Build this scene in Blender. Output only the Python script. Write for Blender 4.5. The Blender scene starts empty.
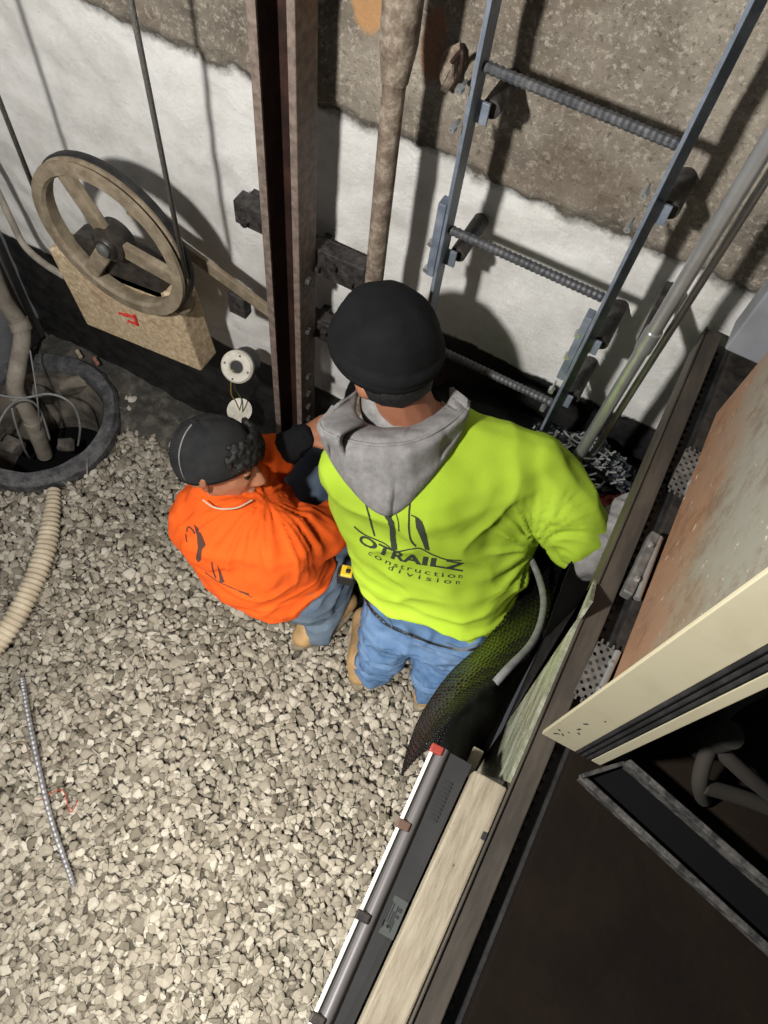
import bpy, bmesh, math, random
import numpy as np
from mathutils import Vector, Matrix, noise
from mathutils.bvhtree import BVHTree
random.seed(7); rng = np.random.default_rng(7)
C = bpy.context.scene.collection
PI = math.pi
# ---------------------------------------------------------------- camera calibration
F = 760.0; H = 2.35
BX = np.array([0.87977549, 0.45260629, -0.14540507]); BZ = np.array([0.0863965, -0.45299785, -0.88731538]); BY = np.cross(BZ, BX)
RM = np.array([BX, BY, BZ])
def ray(px, py):
    return Vector((RM @ np.array([px-384., py-512., F])).tolist())
def P(px, py, z):
    d = ray(px, py); return Vector((0, 0, H)) + d*((z-H)/d.z)
def PY(px, py, y):
    d = ray(px, py); return Vector((0, 0, H)) + d*(y/d.y)
def PX(px, py, x):
    d = ray(px, py); return Vector((0, 0, H)) + d*(x/d.x)
cam = bpy.data.cameras.new('camera'); co = bpy.data.objects.new('camera', cam); C.objects.link(co)
cam.sensor_fit = 'HORIZONTAL'; cam.sensor_width = 36; cam.lens = 36*F/768; cam.clip_start = .02
r_, d_, f_ = RM[:, 0], RM[:, 1], RM[:, 2]
co.matrix_world = Matrix(((r_[0], -d_[0], -f_[0], 0), (r_[1], -d_[1], -f_[1], 0), (r_[2], -d_[2], -f_[2], H), (0, 0, 0, 1)))
bpy.context.scene.camera = co

# ---------------------------------------------------------------- materials
def lin(c): return tuple((x/255/12.92 if x/255 <= .04045 else ((x/255+.055)/1.055)**2.4) for x in c) + (1,)
class NT:
    def __init__(s, name):
        s.m = bpy.data.materials.new(name); s.m.use_nodes = True; s.t = s.m.node_tree; s.b = s.t.nodes['Principled BSDF']
        s.geo = s.t.nodes.new('ShaderNodeTexCoord')
    def n(s, typ, **kw):
        x = s.t.nodes.new(typ)
        for k, v in kw.items(): setattr(x, k, v)
        return x
    def l(s, a, b): s.t.links.new(a, b)
    def noise(s, scale, detail=4, rough=.6, vec=None, stretch=None, dist=0):
        x = s.n('ShaderNodeTexNoise'); x.inputs['Scale'].default_value = scale; x.inputs['Detail'].default_value = detail
        x.inputs['Roughness'].default_value = rough; x.inputs['Distortion'].default_value = dist
        v = vec or s.geo.outputs['Object']
        if stretch:
            mp = s.n('ShaderNodeMapping'); mp.inputs['Scale'].default_value = stretch; s.l(v, mp.inputs['Vector']); v = mp.outputs['Vector']
        s.l(v, x.inputs['Vector']); return x.outputs['Fac']
    def ramp(s, fac, stops):
        x = s.n('ShaderNodeValToRGB'); e = x.color_ramp.elements
        while len(e) < len(stops): e.new(.5)
        for i, (p, c) in enumerate(stops): e[i].position = p; e[i].color = c if len(c) == 4 else lin(c)
        s.l(fac, x.inputs['Fac']); return x.outputs['Color']
    def mix(s, fac, a, b, mode='MIX'):
        x = s.n('ShaderNodeMix'); x.data_type = 'RGBA'; x.blend_type = mode
        for sock, v in ((x.inputs[0], fac), (x.inputs[6], a), (x.inputs[7], b)):
            if isinstance(v, (int, float)): sock.default_value = v
            elif isinstance(v, tuple): sock.default_value = v if len(v) == 4 else lin(v)
            else: s.l(v, sock)
        return x.outputs[2]
    def math(s, op, a, b=0.0, c=0.0):
        x = s.n('ShaderNodeMath', operation=op)
        for i, v in enumerate((a, b, c)):
            if isinstance(v, (int, float)): x.inputs[i].default_value = v
            else: s.l(v, x.inputs[i])
        return x.outputs[0]
    def step(s, v, lo, hi):
        x = s.n('ShaderNodeMapRange'); x.inputs[1].default_value = lo; x.inputs[2].default_value = hi
        s.l(v, x.inputs[0]); return x.outputs[0]
    def bump(s, h, strength=.3, dist=.01):
        x = s.n('ShaderNodeBump'); x.inputs['Strength'].default_value = strength; x.inputs['Distance'].default_value = dist
        s.l(h, x.inputs['Height']); s.l(x.outputs[0], s.b.inputs['Normal'])
    def out(s, col=None, rough=.7, metal=0, spec=None):
        if col is not None:
            if isinstance(col, tuple): s.b.inputs['Base Color'].default_value = col if len(col) == 4 else lin(col)
            else: s.l(col, s.b.inputs['Base Color'])
        if isinstance(rough, (int, float)): s.b.inputs['Roughness'].default_value = rough
        else: s.l(rough, s.b.inputs['Roughness'])
        s.b.inputs['Metallic'].default_value = metal
        if spec is not None: s.b.inputs['Specular IOR Level'].default_value = spec
        return s.m
def simple(name, c, rough=.6, metal=0, c2=None, scale=20, bump=0, bscale=None, lo=.4, hi=.65, stretch=None, spec=None, bdist=.004):
    t = NT(name)
    if c2:
        col = t.ramp(t.noise(scale, 5, .65, stretch=stretch), [(lo, c), (hi, c2)])
    else: col = tuple(c)
    if bump: t.bump(t.noise(bscale or scale, 4, .6, stretch=stretch), bump, bdist)
    return t.out(col, rough, metal, spec)
M = {}
M['gravel'] = None
t = NT('crushed_stone')
g = t.n('ShaderNodeNewGeometry')
col = t.ramp(g.outputs['Random Per Island'], [(0, (96, 91, 81)), (.3, (130, 124, 113)), (.75, (150, 144, 132)), (1, (176, 171, 160))])
big = t.noise(2.2, 3, .6)
col = t.mix(t.step(big, .58, .70), col, t.mix(.55, col, (118, 116, 106)))
col = t.mix(t.math('MULTIPLY', t.step(t.noise(140, 2), .4, .7), .25), col, (120, 108, 90))
t.bump(t.noise(180, 3), .35, .002); M['gravel'] = t.out(col, .9, spec=.2)
M['dirt'] = simple('dusty_ground', (84, 78, 68), .95, c2=(60, 56, 48), scale=30, bump=.5)
M['mortar'] = simple('grey_mortar', (52, 50, 46), .9, c2=(104, 100, 92), scale=22, bump=.8, bscale=50, lo=.45, hi=.8)
# back wall: bare concrete above, white paint, black at the foot
t = NT('pit_wall_paint')
sx = t.n('ShaderNodeSeparateXYZ'); t.l(t.geo.outputs['Object'], sx.inputs[0]); X_, Z_ = sx.outputs[0], sx.outputs[2]
n1 = t.noise(9, 6, .7); n2 = t.noise(3, 3)
zz = t.math('ADD', Z_, t.math('MULTIPLY', t.math('SUBTRACT', n1, .5), .11))
conc = t.ramp(t.noise(5, 8, .7), [(.25, (74, 67, 58)), (.45, (116, 108, 96)), (.7, (152, 144, 130))])
conc = t.mix(t.math('MULTIPLY', t.step(t.noise(85, 3, .8), .52, .66), .65), conc, (182, 174, 160))
conc = t.mix(t.math('MULTIPLY', t.step(t.noise(110, 3, .8, dist=.4), .56, .66), .6), conc, (58, 52, 45))
conc = t.mix(t.math('MULTIPLY', t.step(t.noise(2.5, 4, .6, stretch=(1, 1, 1.6)), .5, .72), .7), conc, (88, 68, 52))
white = t.ramp(t.noise(7, 7, .7), [(.3, (196, 194, 188)), (.6, (224, 223, 219))])
white = t.mix(t.step(t.noise(26, 6, .75, stretch=(1, 1, 2.2)), .66, .72), white, (128, 122, 112))
seam = t.math('SUBTRACT', 1.0, t.step(t.math('ABSOLUTE', t.math('SUBTRACT', zz, 1.395)), .0, .022))
tar = t.ramp(t.noise(25, 5), [(.4, (15, 15, 16)), (.8, (46, 45, 44))])  # tar at the left; the same black reaches higher at the right
mw = t.step(zz, 1.392, 1.398)
col = t.mix(mw, white, conc)
col = t.mix(t.math('MULTIPLY', seam, .75), col, (48, 42, 34))
# top of the black: .47 on the left, .94 right of the ladder
tl = t.math('ADD', .47, t.math('MULTIPLY', t.step(t.math('ADD', X_, t.math('MULTIPLY', n2, .1)), -.56, -.46), .475))
zt = t.math('ADD', Z_, t.math('MULTIPLY', t.math('SUBTRACT', n1, .5), .05))
mt_ = t.step(t.math('SUBTRACT', zt, tl), -.004, .004)
col = t.mix(mt_, tar, col)
# orange primer patches on the bare concrete
def patch(cx, cz, rx, rz):
    dx = t.math('DIVIDE', t.math('SUBTRACT', X_, cx), rx); dz = t.math('DIVIDE', t.math('SUBTRACT', Z_, cz), rz)
    d = t.math('SQRT', t.math('ADD', t.math('MULTIPLY', dx, dx), t.math('MULTIPLY', dz, dz)))
    return t.math('SUBTRACT', 1.0, t.step(t.math('ADD', d, t.math('MULTIPLY', n1, .9)), 1.3, 1.42))
col = t.mix(t.math('MULTIPLY', patch(-.575, 1.66, .05, .09), .8), col, (180, 134, 84))
col = t.mix(t.math('MULTIPLY', patch(-.455, 1.60, .022, .07), .6), col, (150, 98, 66))
t.bump(t.math('ADD', t.noise(60, 8, .85), t.math('MULTIPLY', t.noise(14, 3), .8)), .55, .012)
rg = t.math('SUBTRACT', .95, t.math('MULTIPLY', t.math('SUBTRACT', 1.0, mt_), .45))
M['wall'] = t.out(col, rg)
M['grey_wall'] = simple('grey_painted_wall', (112, 114, 118), .8, c2=(132, 134, 138), scale=6, bump=.2)
M['rust'] = simple('rusty_brown_steel', (34, 21, 17), .65, c2=(56, 36, 28), scale=18, bump=.3, bscale=40, spec=.3)
M['rust_edge'] = simple('rusty_steel_face', (92, 80, 72), .7, c2=(126, 112, 102), scale=50, bump=.3)
t = NT('old_pipe'); c_ = t.ramp(t.noise(28, 7, .75), [(.35, (72, 62, 54)), (.5, (112, 98, 84)), (.62, (148, 138, 124)), (.75, (84, 58, 42))])
t.bump(t.noise(40, 5), .5, .005); M['old_pipe'] = t.out(c_, .85)
t = NT('tarry_steel'); c_ = t.ramp(t.noise(45, 6, .7), [(.4, (24, 22, 22)), (.62, (62, 58, 55)), (.78, (130, 126, 120))]); t.bump(t.noise(60, 4), .6, .005); M['tarry'] = t.out(c_, .6)
M['ladder'] = simple('blue_grey_painted_steel', (96, 104, 116), .5, .2, c2=(124, 132, 144), scale=20, bump=.1)
M['rebar'] = simple('dull_rebar', (70, 72, 76), .55, .5, c2=(98, 98, 100), scale=60, bump=.3)
M['galv'] = simple('galvanised_steel', (176, 177, 176), .3, .75, c2=(186, 187, 186), scale=35, bump=.1)
M['zinc'] = simple('zinc_bracket', (104, 104, 101), .5, .6, c2=(136, 135, 130), scale=60, bump=.15)
M['dark_metal'] = simple('dark_grimy_metal', (34, 31, 29), .6, .3, c2=(66, 60, 54), scale=30, bump=.3)
M['taupe'] = simple('taupe_grimy_steel', (54, 49, 43), .6, .1, c2=(74, 67, 58), scale=14, bump=.15, stretch=(3, .6, 1))
t = NT('limestone_timber')
c_ = t.ramp(t.noise(10, 7, .7, stretch=(9, 1.2, 9)), [(.3, (122, 112, 95)), (.5, (154, 144, 124)), (.72, (176, 167, 147))])
c_ = t.mix(t.step(t.noise(40, 3), .68, .72), c_, (104, 88, 66)); t.bump(t.noise(20, 6, .7, stretch=(8, 1, 8)), .3, .004); M['board'] = t.out(t.mix(.14, c_, (96, 86, 70)), .85)
t = NT('film_covered_face')
c_ = t.ramp(t.noise(9, 7, .75, stretch=(1, 1.4, 5), dist=.8), [(.3, (84, 82, 74)), (.5, (132, 136, 114)), (.7, (186, 184, 170))])
t.bump(t.noise(16, 5, .7, stretch=(1, 1, 4)), .6, .01); M['face'] = t.out(c_, .35)
M['black_rubber'] = simple('black_rubber', (20, 20, 21), .55, c2=(44, 43, 44), scale=30, bump=.3)
t = NT('bubble_plastic')
t.bump(t.noise(30, 4), .5, .008); M['bubble'] = t.out((13, 13, 14), .3, spec=.25)
t = NT('black_plastic'); t.bump(t.noise(9, 5), .6, .02); M['plastic'] = t.out((13, 13, 14), .6, spec=.25)
t = NT('crinkled_foil'); v = t.n('ShaderNodeTexVoronoi'); v.inputs['Scale'].default_value = 38; t.l(t.geo.outputs['Object'], v.inputs['Vector'])
t.bump(t.math('ADD', v.outputs['Distance'], t.noise(40, 3)), 1, .03); M['foil'] = t.out((70, 74, 80), .25, .5)
M['cast'] = simple('dusty_cast_iron', (104, 92, 74), .85, c2=(138, 126, 106), scale=22, bump=.3)
M['cast_dark'] = simple('greasy_cast_iron', (26, 24, 22), .5, c2=(60, 54, 48), scale=30, bump=.4)
t = NT('speckled_weight_paint')
c_ = t.ramp(t.noise(70, 5, .7), [(.35, (150, 128, 98)), (.6, (190, 172, 142)), (.75, (214, 200, 172))])
c_ = t.mix(t.math('MULTIPLY', t.step(t.noise(9, 4), .55, .7), .6), c_, (128, 96, 64)); M['weight'] = t.out(c_, .85)
M['red'] = simple('red_paint', (190, 40, 34), .6)
M['rope'] = simple('steel_rope', (84, 82, 78), .5, .3, c2=(110, 108, 104), scale=200, bump=.5)
M['concrete_pipe'] = simple('dusty_grey_plastic', (120, 112, 102), .8, c2=(152, 144, 132), scale=16, bump=.2)
M['pit_concrete'] = simple('pale_pit_concrete', (70, 66, 60), .9, c2=(128, 120, 108), scale=9, bump=.5)
M['rim'] = simple('cracked_black_rim', (52, 52, 54), .7, c2=(92, 92, 94), scale=30, bump=.7, bscale=50)
M['hole'] = simple('wet_black_bottom', (10, 10, 11), .8, spec=.1)
M['white_plastic'] = simple('white_porcelain', (206, 202, 190), .45, c2=(178, 172, 158), scale=30)
M['wire_y'] = simple('yellow_wire', (176, 156, 60), .5); M['wire_g'] = simple('green_wire', (84, 110, 60), .5)
M['cable'] = simple('grey_cable', (112, 112, 112), .5, c2=(134, 134, 132), scale=40)
M['hose'] = simple('dusty_corrugated_hose', (158, 146, 126), .9, c2=(184, 173, 152), scale=12, bump=.1)
M['rod'] = simple('threaded_rod_zinc', (118, 118, 122), .45, .5, c2=(150, 150, 152), scale=50)
M['cream'] = simple('cream_door_paint', (170, 163, 138), .5, c2=(156, 148, 122), scale=9, lo=.5, hi=.8, bump=.1)
t = NT('rusted_door_back')
sx = t.n('ShaderNodeSeparateXYZ'); t.l(t.geo.outputs['Object'], sx.inputs[0])
f1 = t.math('ADD', sx.outputs[2], t.math('MULTIPLY', t.noise(5, 6, .7), .45))
c_ = t.ramp(t.step(f1, 1.52, 1.82), [(0, (146, 110, 82)), (.4, (140, 110, 88)), (.8, (132, 124, 110)), (1, (134, 131, 120))])
c_ = t.mix(t.math('MULTIPLY', t.step(t.noise(14, 6, .8), .5, .64), .55), c_, (98, 66, 46))
c_ = t.mix(t.step(t.noise(38, 5, .8), .62, .66), c_, (196, 184, 162)); t.bump(t.noise(30, 5), .2, .004); M['door_back'] = t.out(c_, .6, .1)
M['landing'] = simple('dark_brown_landing', (19, 14, 10), .9, spec=.12, c2=(28, 21, 15), scale=5, bump=.3, bscale=60)
M['housing'] = simple('charcoal_plastic_housing', (48, 48, 49), .5, c2=(54, 54, 54), scale=8)
M['housing_edge'] = simple('grey_housing_edge', (96, 92, 92), .45)
M['tube'] = simple('lit_white_tube', (214, 214, 212), .2)
_b2 = M['tube'].node_tree.nodes['Principled BSDF']; _b2.inputs['Emission Color'].default_value = (1, .93, .78, 1); _b2.inputs['Emission Strength'].default_value = 1.0
M['label'] = simple('faded_grey_sticker', (64, 68, 65), .6); M['ink'] = simple('dark_print', (34, 37, 37), .7)
M['clip_red'] = simple('red_clip', (150, 56, 44), .5); M['clip_brown'] = simple('brown_clip', (96, 72, 60), .5)
def fabric(name, c, c2, b=.25, scale=4, sheen=0):
    t = NT(name); col = t.ramp(t.noise(scale, 4), [(.35, c), (.7, c2)]); t.bump(t.math('ADD', t.noise(420, 2), t.noise(24, 3)), b, .003); return t.out(col, .9, spec=.15)
M['yellow'] = fabric('hi_vis_yellow_cotton', (158, 187, 52), (169, 197, 62))
M['orange'] = fabric('hi_vis_orange_cotton', (214, 84, 26), (226, 93, 32))
M['hood'] = fabric('heather_grey_jersey', (126, 124, 123), (148, 146, 145), .5, 60)
M['denim'] = fabric('blue_denim', (62, 88, 122), (96, 120, 152), .4, 12)
M['denim2'] = fabric('grey_blue_denim', (74, 88, 104), (96, 108, 122), .4, 12)
M['beanie'] = fabric('black_knit', (19, 19, 21), (27, 27, 29), .5, 20)
M['cap'] = fabric('charcoal_cap', (36, 36, 37), (52, 52, 53), .4, 14)
M['hair'] = simple('black_hair', (14, 12, 12), .6, c2=(26, 24, 23), scale=80, bump=.9, bscale=120)
M['skin'] = simple('tanned_skin', (150, 98, 72), .55, c2=(166, 112, 84), scale=14)
M['nail'] = simple('fingernail', (182, 136, 112), .4)
M['boot'] = simple('tan_boot', (160, 130, 88), .8, c2=(128, 104, 74), scale=14, bump=.3); M['sole'] = simple('worn_sole', (104, 94, 80), .9, c2=(140, 130, 112), scale=30)
M['print'] = simple('dark_shirt_print', (48, 54, 40), .9); M['print2'] = simple('brown_shirt_print', (74, 46, 34), .9)
M['sleeve'] = fabric('black_sleeve', (16, 16, 18), (24, 24, 26)); M['eye'] = simple('dark_eye', (20, 14, 12), .2)
M['tape_y'] = simple('yellow_plastic', (206, 176, 36), .45); M['tape_k'] = simple('black_plastic_case', (26, 26, 26), .5)
M['copper'] = simple('reddish_debris', (120, 74, 60), .7, c2=(176, 140, 122), scale=60)
M['chair'] = simple('dusty_chair_metal', (38, 34, 28), .9)
M['strap'] = simple('pale_thread', (190, 184, 168), .7)

# ---------------------------------------------------------------- mesh helpers
def tag(o, label=None, cat=None, group=None, kind=None):
    for k, v in (('label', label), ('category', cat), ('group', group), ('kind', kind)):
        if v: o[k] = v
    return o
def thing(name, loc, label, cat, group=None):
    o = bpy.data.objects.new(name, None); C.objects.link(o); o.location = Vector(loc); o.empty_display_size = .05
    return tag(o, label, cat, group)
def link(name, me, mat, parent=None):
    o = bpy.data.objects.new(name, me); C.objects.link(o)
    if mat: me.materials.append(M[mat] if isinstance(mat, str) else mat)
    if parent:
        o.parent = parent
        top = parent
        off = Vector((0, 0, 0))
        while top: off += Vector(top.location); top = top.parent
        o.location = -off
    return o
class MB:
    def __init__(s): s.bm = bmesh.new()
    def _new(s, f):
        b = bmesh.new(); f(b); me = bpy.data.meshes.new('x'); b.to_mesh(me); b.free(); s.bm.from_mesh(me); bpy.data.meshes.remove(me)
    def box(s, c, size, rot=None, bev=0):
        def f(b):
            bmesh.ops.create_cube(b, size=1); bmesh.ops.scale(b, vec=size, verts=b.verts)
            if bev: bmesh.ops.bevel(b, geom=b.edges[:], offset=bev, segments=2, affect='EDGES', profile=.5)
            if rot: bmesh.ops.rotate(b, matrix=rot.to_3x3() if hasattr(rot, 'to_3x3') else rot, verts=b.verts)
            bmesh.ops.translate(b, vec=Vector(c), verts=b.verts)
        s._new(f); return s
    def lim(s, x0, x1, y0, y1, z0, z1, bev=0):
        return s.box(((x0+x1)/2, (y0+y1)/2, (z0+z1)/2), (x1-x0, y1-y0, z1-z0), None, bev)
    def tube(s, pts, r, seg=10, cap=True):
        pts = [Vector(p) for p in pts]; n = len(pts); rs = r if isinstance(r, (list, tuple)) else [r]*n
        rings = []; up = None
        for i, p in enumerate(pts):
            d = (pts[min(i+1, n-1)]-pts[max(i-1, 0)]).normalized()
            if up is None: up = d.orthogonal().normalized()
            up = (up-d*up.dot(d)).normalized(); w = d.cross(up)
            rings.append([s.bm.verts.new(p+(up*math.cos(a)+w*math.sin(a))*rs[i]) for a in [2*PI*k/seg for k in range(seg)]])
        for a, b in zip(rings, rings[1:]):
            for k in range(seg): s.bm.faces.new((a[k], a[(k+1) % seg], b[(k+1) % seg], b[k]))
        if cap: s.bm.faces.new(rings[0][::-1]); s.bm.faces.new(rings[-1])
        return s
    def lathe(s, prof, c, axis='Z', seg=40, closed=False):
        c = Vector(c); rings = []
        A = {'Z': (Vector((1, 0, 0)), Vector((0, 1, 0)), Vector((0, 0, 1))), 'Y': (Vector((0, 0, 1)), Vector((1, 0, 0)), Vector((0, 1, 0))), 'X': (Vector((0, 1, 0)), Vector((0, 0, 1)), Vector((1, 0, 0)))}
        u, v, w = A[axis] if isinstance(axis, str) else axis
        for k in range(seg):
            a = 2*PI*k/seg; rings.append([s.bm.verts.new(c+(u*math.cos(a)+v*math.sin(a))*r+w*h) for r, h in prof])
        m = len(prof)
        for k in range(seg):
            a, b = rings[k], rings[(k+1) % seg]
            for i in range(m if closed else m-1):
                j = (i+1) % m
                s.bm.faces.new((a[i], b[i], b[j], a[j]))
        return s
    def hull(s, pts):
        def f(b):
            for p in pts: b.verts.new(p)
            r = bmesh.ops.convex_hull(b, input=b.verts[:]); 
            bmesh.ops.delete(b, geom=[v for v in r['geom_interior'] if isinstance(v, bmesh.types.BMVert)], context='VERTS')
        s._new(f); return s
    def grid(s, fn, nu, nv):
        vs = [[s.bm.verts.new(fn(i/nu, j/nv)) for j in range(nv+1)] for i in range(nu+1)]
        for i in range(nu):
            for j in range(nv): s.bm.faces.new((vs[i][j], vs[i+1][j], vs[i+1][j+1], vs[i][j+1]))
        return s
    def obj(s, name, mat, parent=None, smooth=False, weld=True, solid=0):
        if weld: bmesh.ops.remove_doubles(s.bm, verts=s.bm.verts, dist=1e-5)
        bmesh.ops.recalc_face_normals(s.bm, faces=s.bm.faces)
        me = bpy.data.meshes.new(name); s.bm.to_mesh(me); s.bm.free()
        o = link(name, me, mat, parent)
        if smooth:
            me.polygons.foreach_set('use_smooth', [True]*len(me.polygons))
            if smooth == 'auto': me.set_sharp_from_angle(angle=math.radians(35))
        if solid:
            m = o.modifiers.new('solid', 'SOLIDIFY'); m.thickness = solid; m.offset = 0
        return o
def bez(pts, n=8):
    pts = [Vector(p) for p in pts]; out = []
    for i in range(len(pts)-1):
        p0 = pts[max(i-1, 0)]; p1, p2 = pts[i], pts[i+1]; p3 = pts[min(i+2, len(pts)-1)]
        for k in range(n):
            t = k/n; out.append(.5*((2*p1)+(p2-p0)*t+(2*p0-5*p1+4*p2-p3)*t*t+(3*p1-p0-3*p2+p3)*t**3))
    out.append(pts[-1]); return out
SPH = []
_b = bmesh.new(); bmesh.ops.create_icosphere(_b, subdivisions=2, radius=1); SPH = [v.co.copy() for v in _b.verts]; _b.free()
def sph(c, r, rot=None):
    c = Vector(c); r = Vector(r) if hasattr(r, '__len__') else Vector((r, r, r))
    return [c+((rot @ Vector((p.x*r.x, p.y*r.y, p.z*r.z))) if rot else Vector((p.x*r.x, p.y*r.y, p.z*r.z))) for p in SPH]
def hulls(*groups):
    """each group: list of (centre, radius[, rot]) joined by a convex hull"""
    m = MB()
    for g in groups:
        pts = []
        for q in g: pts += sph(*q)
        m.hull(pts)
    return m
def remesh(m, voxel=.006, smooth=6, fac=.6, fold=None, push=0):
    """fuse the overlapping volumes into one continuous surface; returns a mesh"""
    me = bpy.data.meshes.new('tmp'); m.bm.to_mesh(me); m.bm.free(); o = bpy.data.objects.new('tmp', me); C.objects.link(o)
    r = o.modifiers.new('r', 'REMESH'); r.mode = 'VOXEL'; r.voxel_size = voxel
    if smooth:
        s = o.modifiers.new('s', 'SMOOTH'); s.factor = fac; s.iterations = smooth
    dg = bpy.context.evaluated_depsgraph_get(); out = bpy.data.meshes.new_from_object(o.evaluated_get(dg)); bpy.data.objects.remove(o); bpy.data.meshes.remove(me)
    if fold or push:
        n = [v.normal.copy() for v in out.vertices]; cs = [v.co.copy() for v in out.vertices]
        for v, nn, c in zip(out.vertices, n, cs): v.co = c+nn*((fold(c) if fold else 0)+push)
    out.materials.clear(); out.polygons.foreach_set('use_smooth', [True]*len(out.polygons)); return out
def ridge(p, sc, seed=0):
    a = noise.noise(Vector((p.x*sc[0]+seed, p.y*sc[1]+seed*1.7, p.z*sc[2]-seed))); return (1-min(1, abs(a)*2.8))**1.5

# ================================================================ SETTING
YW = 1.19
def structure(o): o['kind'] = 'structure'; return o
def wfn(u, v):
    x = -2.1+u*2.75; z = -.3+v*2.75
    w = .02*noise.noise(Vector((x*2, z*2, 3)))+.006*noise.noise(Vector((x*14, z*14, 0)))
    line = 1.395+.03*noise.noise(Vector((x*6, 0, 8)))+.015*noise.noise(Vector((x*25, 0, 1)))
    s = min(1, max(0, (z-line)/.02)); w -= .022*s
    if abs(z-line) < .015: w += .012*noise.noise(Vector((x*18, 5, 1)))
    return Vector((x, YW+w*.9, z))
m = MB().grid(wfn, 300, 290); structure(m.obj('wall_back', 'wall', smooth=True, weld=False, solid=.0))
structure(MB().lim(-2.0, -1.86, -1.2, 1.23, -.3, 2.45).obj('wall_left', 'grey_wall'))
# landing wall below the door sill
structure(MB().lim(.32, .42, -1.2, 1.18, -.3, 1.215).obj('wall_right', 'mortar'))
fp = [(.245, 1.300), (.58, 1.300)]+[(q.y, q.z) for q in (PX(590, 600, .160), PX(548, 662, .160), PX(508, 722, .160), PX(474, 772, .160))]
b = MB(); fa = [b.bm.verts.new((.1595, y, z)) for y, z in fp]; fb = [b.bm.verts.new((.1650, y, z)) for y, z in fp]
b.bm.faces.new(fa); b.bm.faces.new(fb[::-1])
for k in range(len(fp)): b.bm.faces.new((fa[k], fa[(k+1) % len(fp)], fb[(k+1) % len(fp)], fb[k]))
tag(b.obj('film_covered_panel', 'face'), 'pale greenish panel covered in streaky clear film, under the sill above the black sheet', 'panel')
structure(MB().lim(.205, .46, 1.10, 1.175, 1.33, 2.4, .004).obj('trim_1', 'grey_wall'))
# floor slab with a round hole for the sump
SC = Vector((-1.62, .86, 0)); SR = .245
bm = MB(); K = 64
inner = [bm.bm.verts.new((SC.x+SR*math.cos(2*PI*k/K), SC.y+SR*math.sin(2*PI*k/K), -.03)) for k in range(K)]
def sq(k):
    a = 2*PI*k/K; dx, dy = math.cos(a), math.sin(a); t_ = []
    if dx > 1e-6: t_.append((.25-SC.x)/dx)
    if dx < -1e-6: t_.append((-1.9-SC.x)/dx)
    if dy > 1e-6: t_.append((1.25-SC.y)/dy)
    if dy < -1e-6: t_.append((-1.2-SC.y)/dy)
    t_ = min(t_); return (SC.x+dx*t_, SC.y+dy*t_, -.03)
outer = [bm.bm.verts.new(sq(k)) for k in range(K)]
for k in range(K): bm.bm.faces.new((inner[k], inner[(k+1) % K], outer[(k+1) % K], outer[k]))
corn = [bm.bm.verts.new(c) for c in ((.25, 1.25, -.03), (-1.9, 1.25, -.03), (-1.9, -1.2, -.03), (.25, -1.2, -.03))]
for c in corn:  # close the corners left by the radial fan
    ks = sorted(range(K), key=lambda k: (outer[k].co-c.co).length)
    best = None
    for k in range(K):
        a, b = outer[k], outer[(k+1) % K]
        if abs(a.co.x-b.co.x) > 1e-5 and abs(a.co.y-b.co.y) > 1e-5 and ((a.co+b.co)/2-c.co).length < .5:
            if best is None or ((a.co+b.co)/2-c.co).length < best[0]: best = (((a.co+b.co)/2-c.co).length, a, b)
    if best: bm.bm.faces.new((best[1], best[2], c))
structure(bm.obj('floor', 'dirt', weld=False))

# ---------------------------------------------------------------- gravel bed
def gravel():
    temps = []
    for k in range(26):
        b = bmesh.new()
        q = rng.normal(size=(13, 3)); q /= np.linalg.norm(q, axis=1)[:, None]
        q *= np.array([1, rng.uniform(.62, .9), rng.uniform(.42, .62)])
        for p in q: b.verts.new(p)
        r = bmesh.ops.convex_hull(b, input=b.verts[:]); bmesh.ops.delete(b, geom=[v for v in b.verts if not v.link_faces], context='VERTS')
        bmesh.ops.bevel(b, geom=b.edges[:], offset=.09, segments=1, affect='EDGES'); bmesh.ops.triangulate(b, faces=b.faces[:])
        b.verts.index_update()
        temps.append((np.array([v.co[:] for v in b.verts]), np.array([[v.index for v in f.verts] for f in b.faces]))); b.free()
    V, Fc = [], []; off = 0; sp = .0195
    for layer in range(2):
        x = -1.835
        while x < .2:
            y = -.75
            while y < 1.12:
                px = x+rng.uniform(-.5, .5)*sp*1.1; py = y+rng.uniform(-.5, .5)*sp*1.1; y += sp
                if (px-SC.x)**2+(py-SC.y)**2 < (SR+.05)**2: continue
                edge = 1.0+.05*noise.noise(Vector((px*4, 3, 1)))
                if px > -1.0: edge = 1.1
                if py > edge and rng.random() > .12: continue
                if px > .155: continue
                und = .012*noise.noise(Vector((px*5, py*5, 0)))
                s = .0152*rng.lognormal(0, .24)*(1.0 if layer else 1.1)
                tv, tf = temps[rng.integers(len(temps))]
                yaw, tx, ty = rng.uniform(0, 2*PI), rng.normal(0, .26), rng.normal(0, .26)
                R = np.array((Matrix.Rotation(tx, 3, 'X') @ Matrix.Rotation(ty, 3, 'Y') @ Matrix.Rotation(yaw, 3, 'Z')))
                V.append((tv*s) @ R.T+np.array([px, py, (-.022 if not layer else -.009)+und+rng.uniform(-.004, .004)])); Fc.append(tf+off); off += len(tv)
            x += sp
    V = np.concatenate(V); Fc = np.concatenate(Fc)
    me = bpy.data.meshes.new('gravel'); me.from_pydata(V.tolist(), [], Fc.tolist())
    o = link('gravel', me, 'gravel'); tag(o, 'pale crushed stone gravel covering the pit floor around the two workers', 'gravel', kind='stuff')
gravel()
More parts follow.
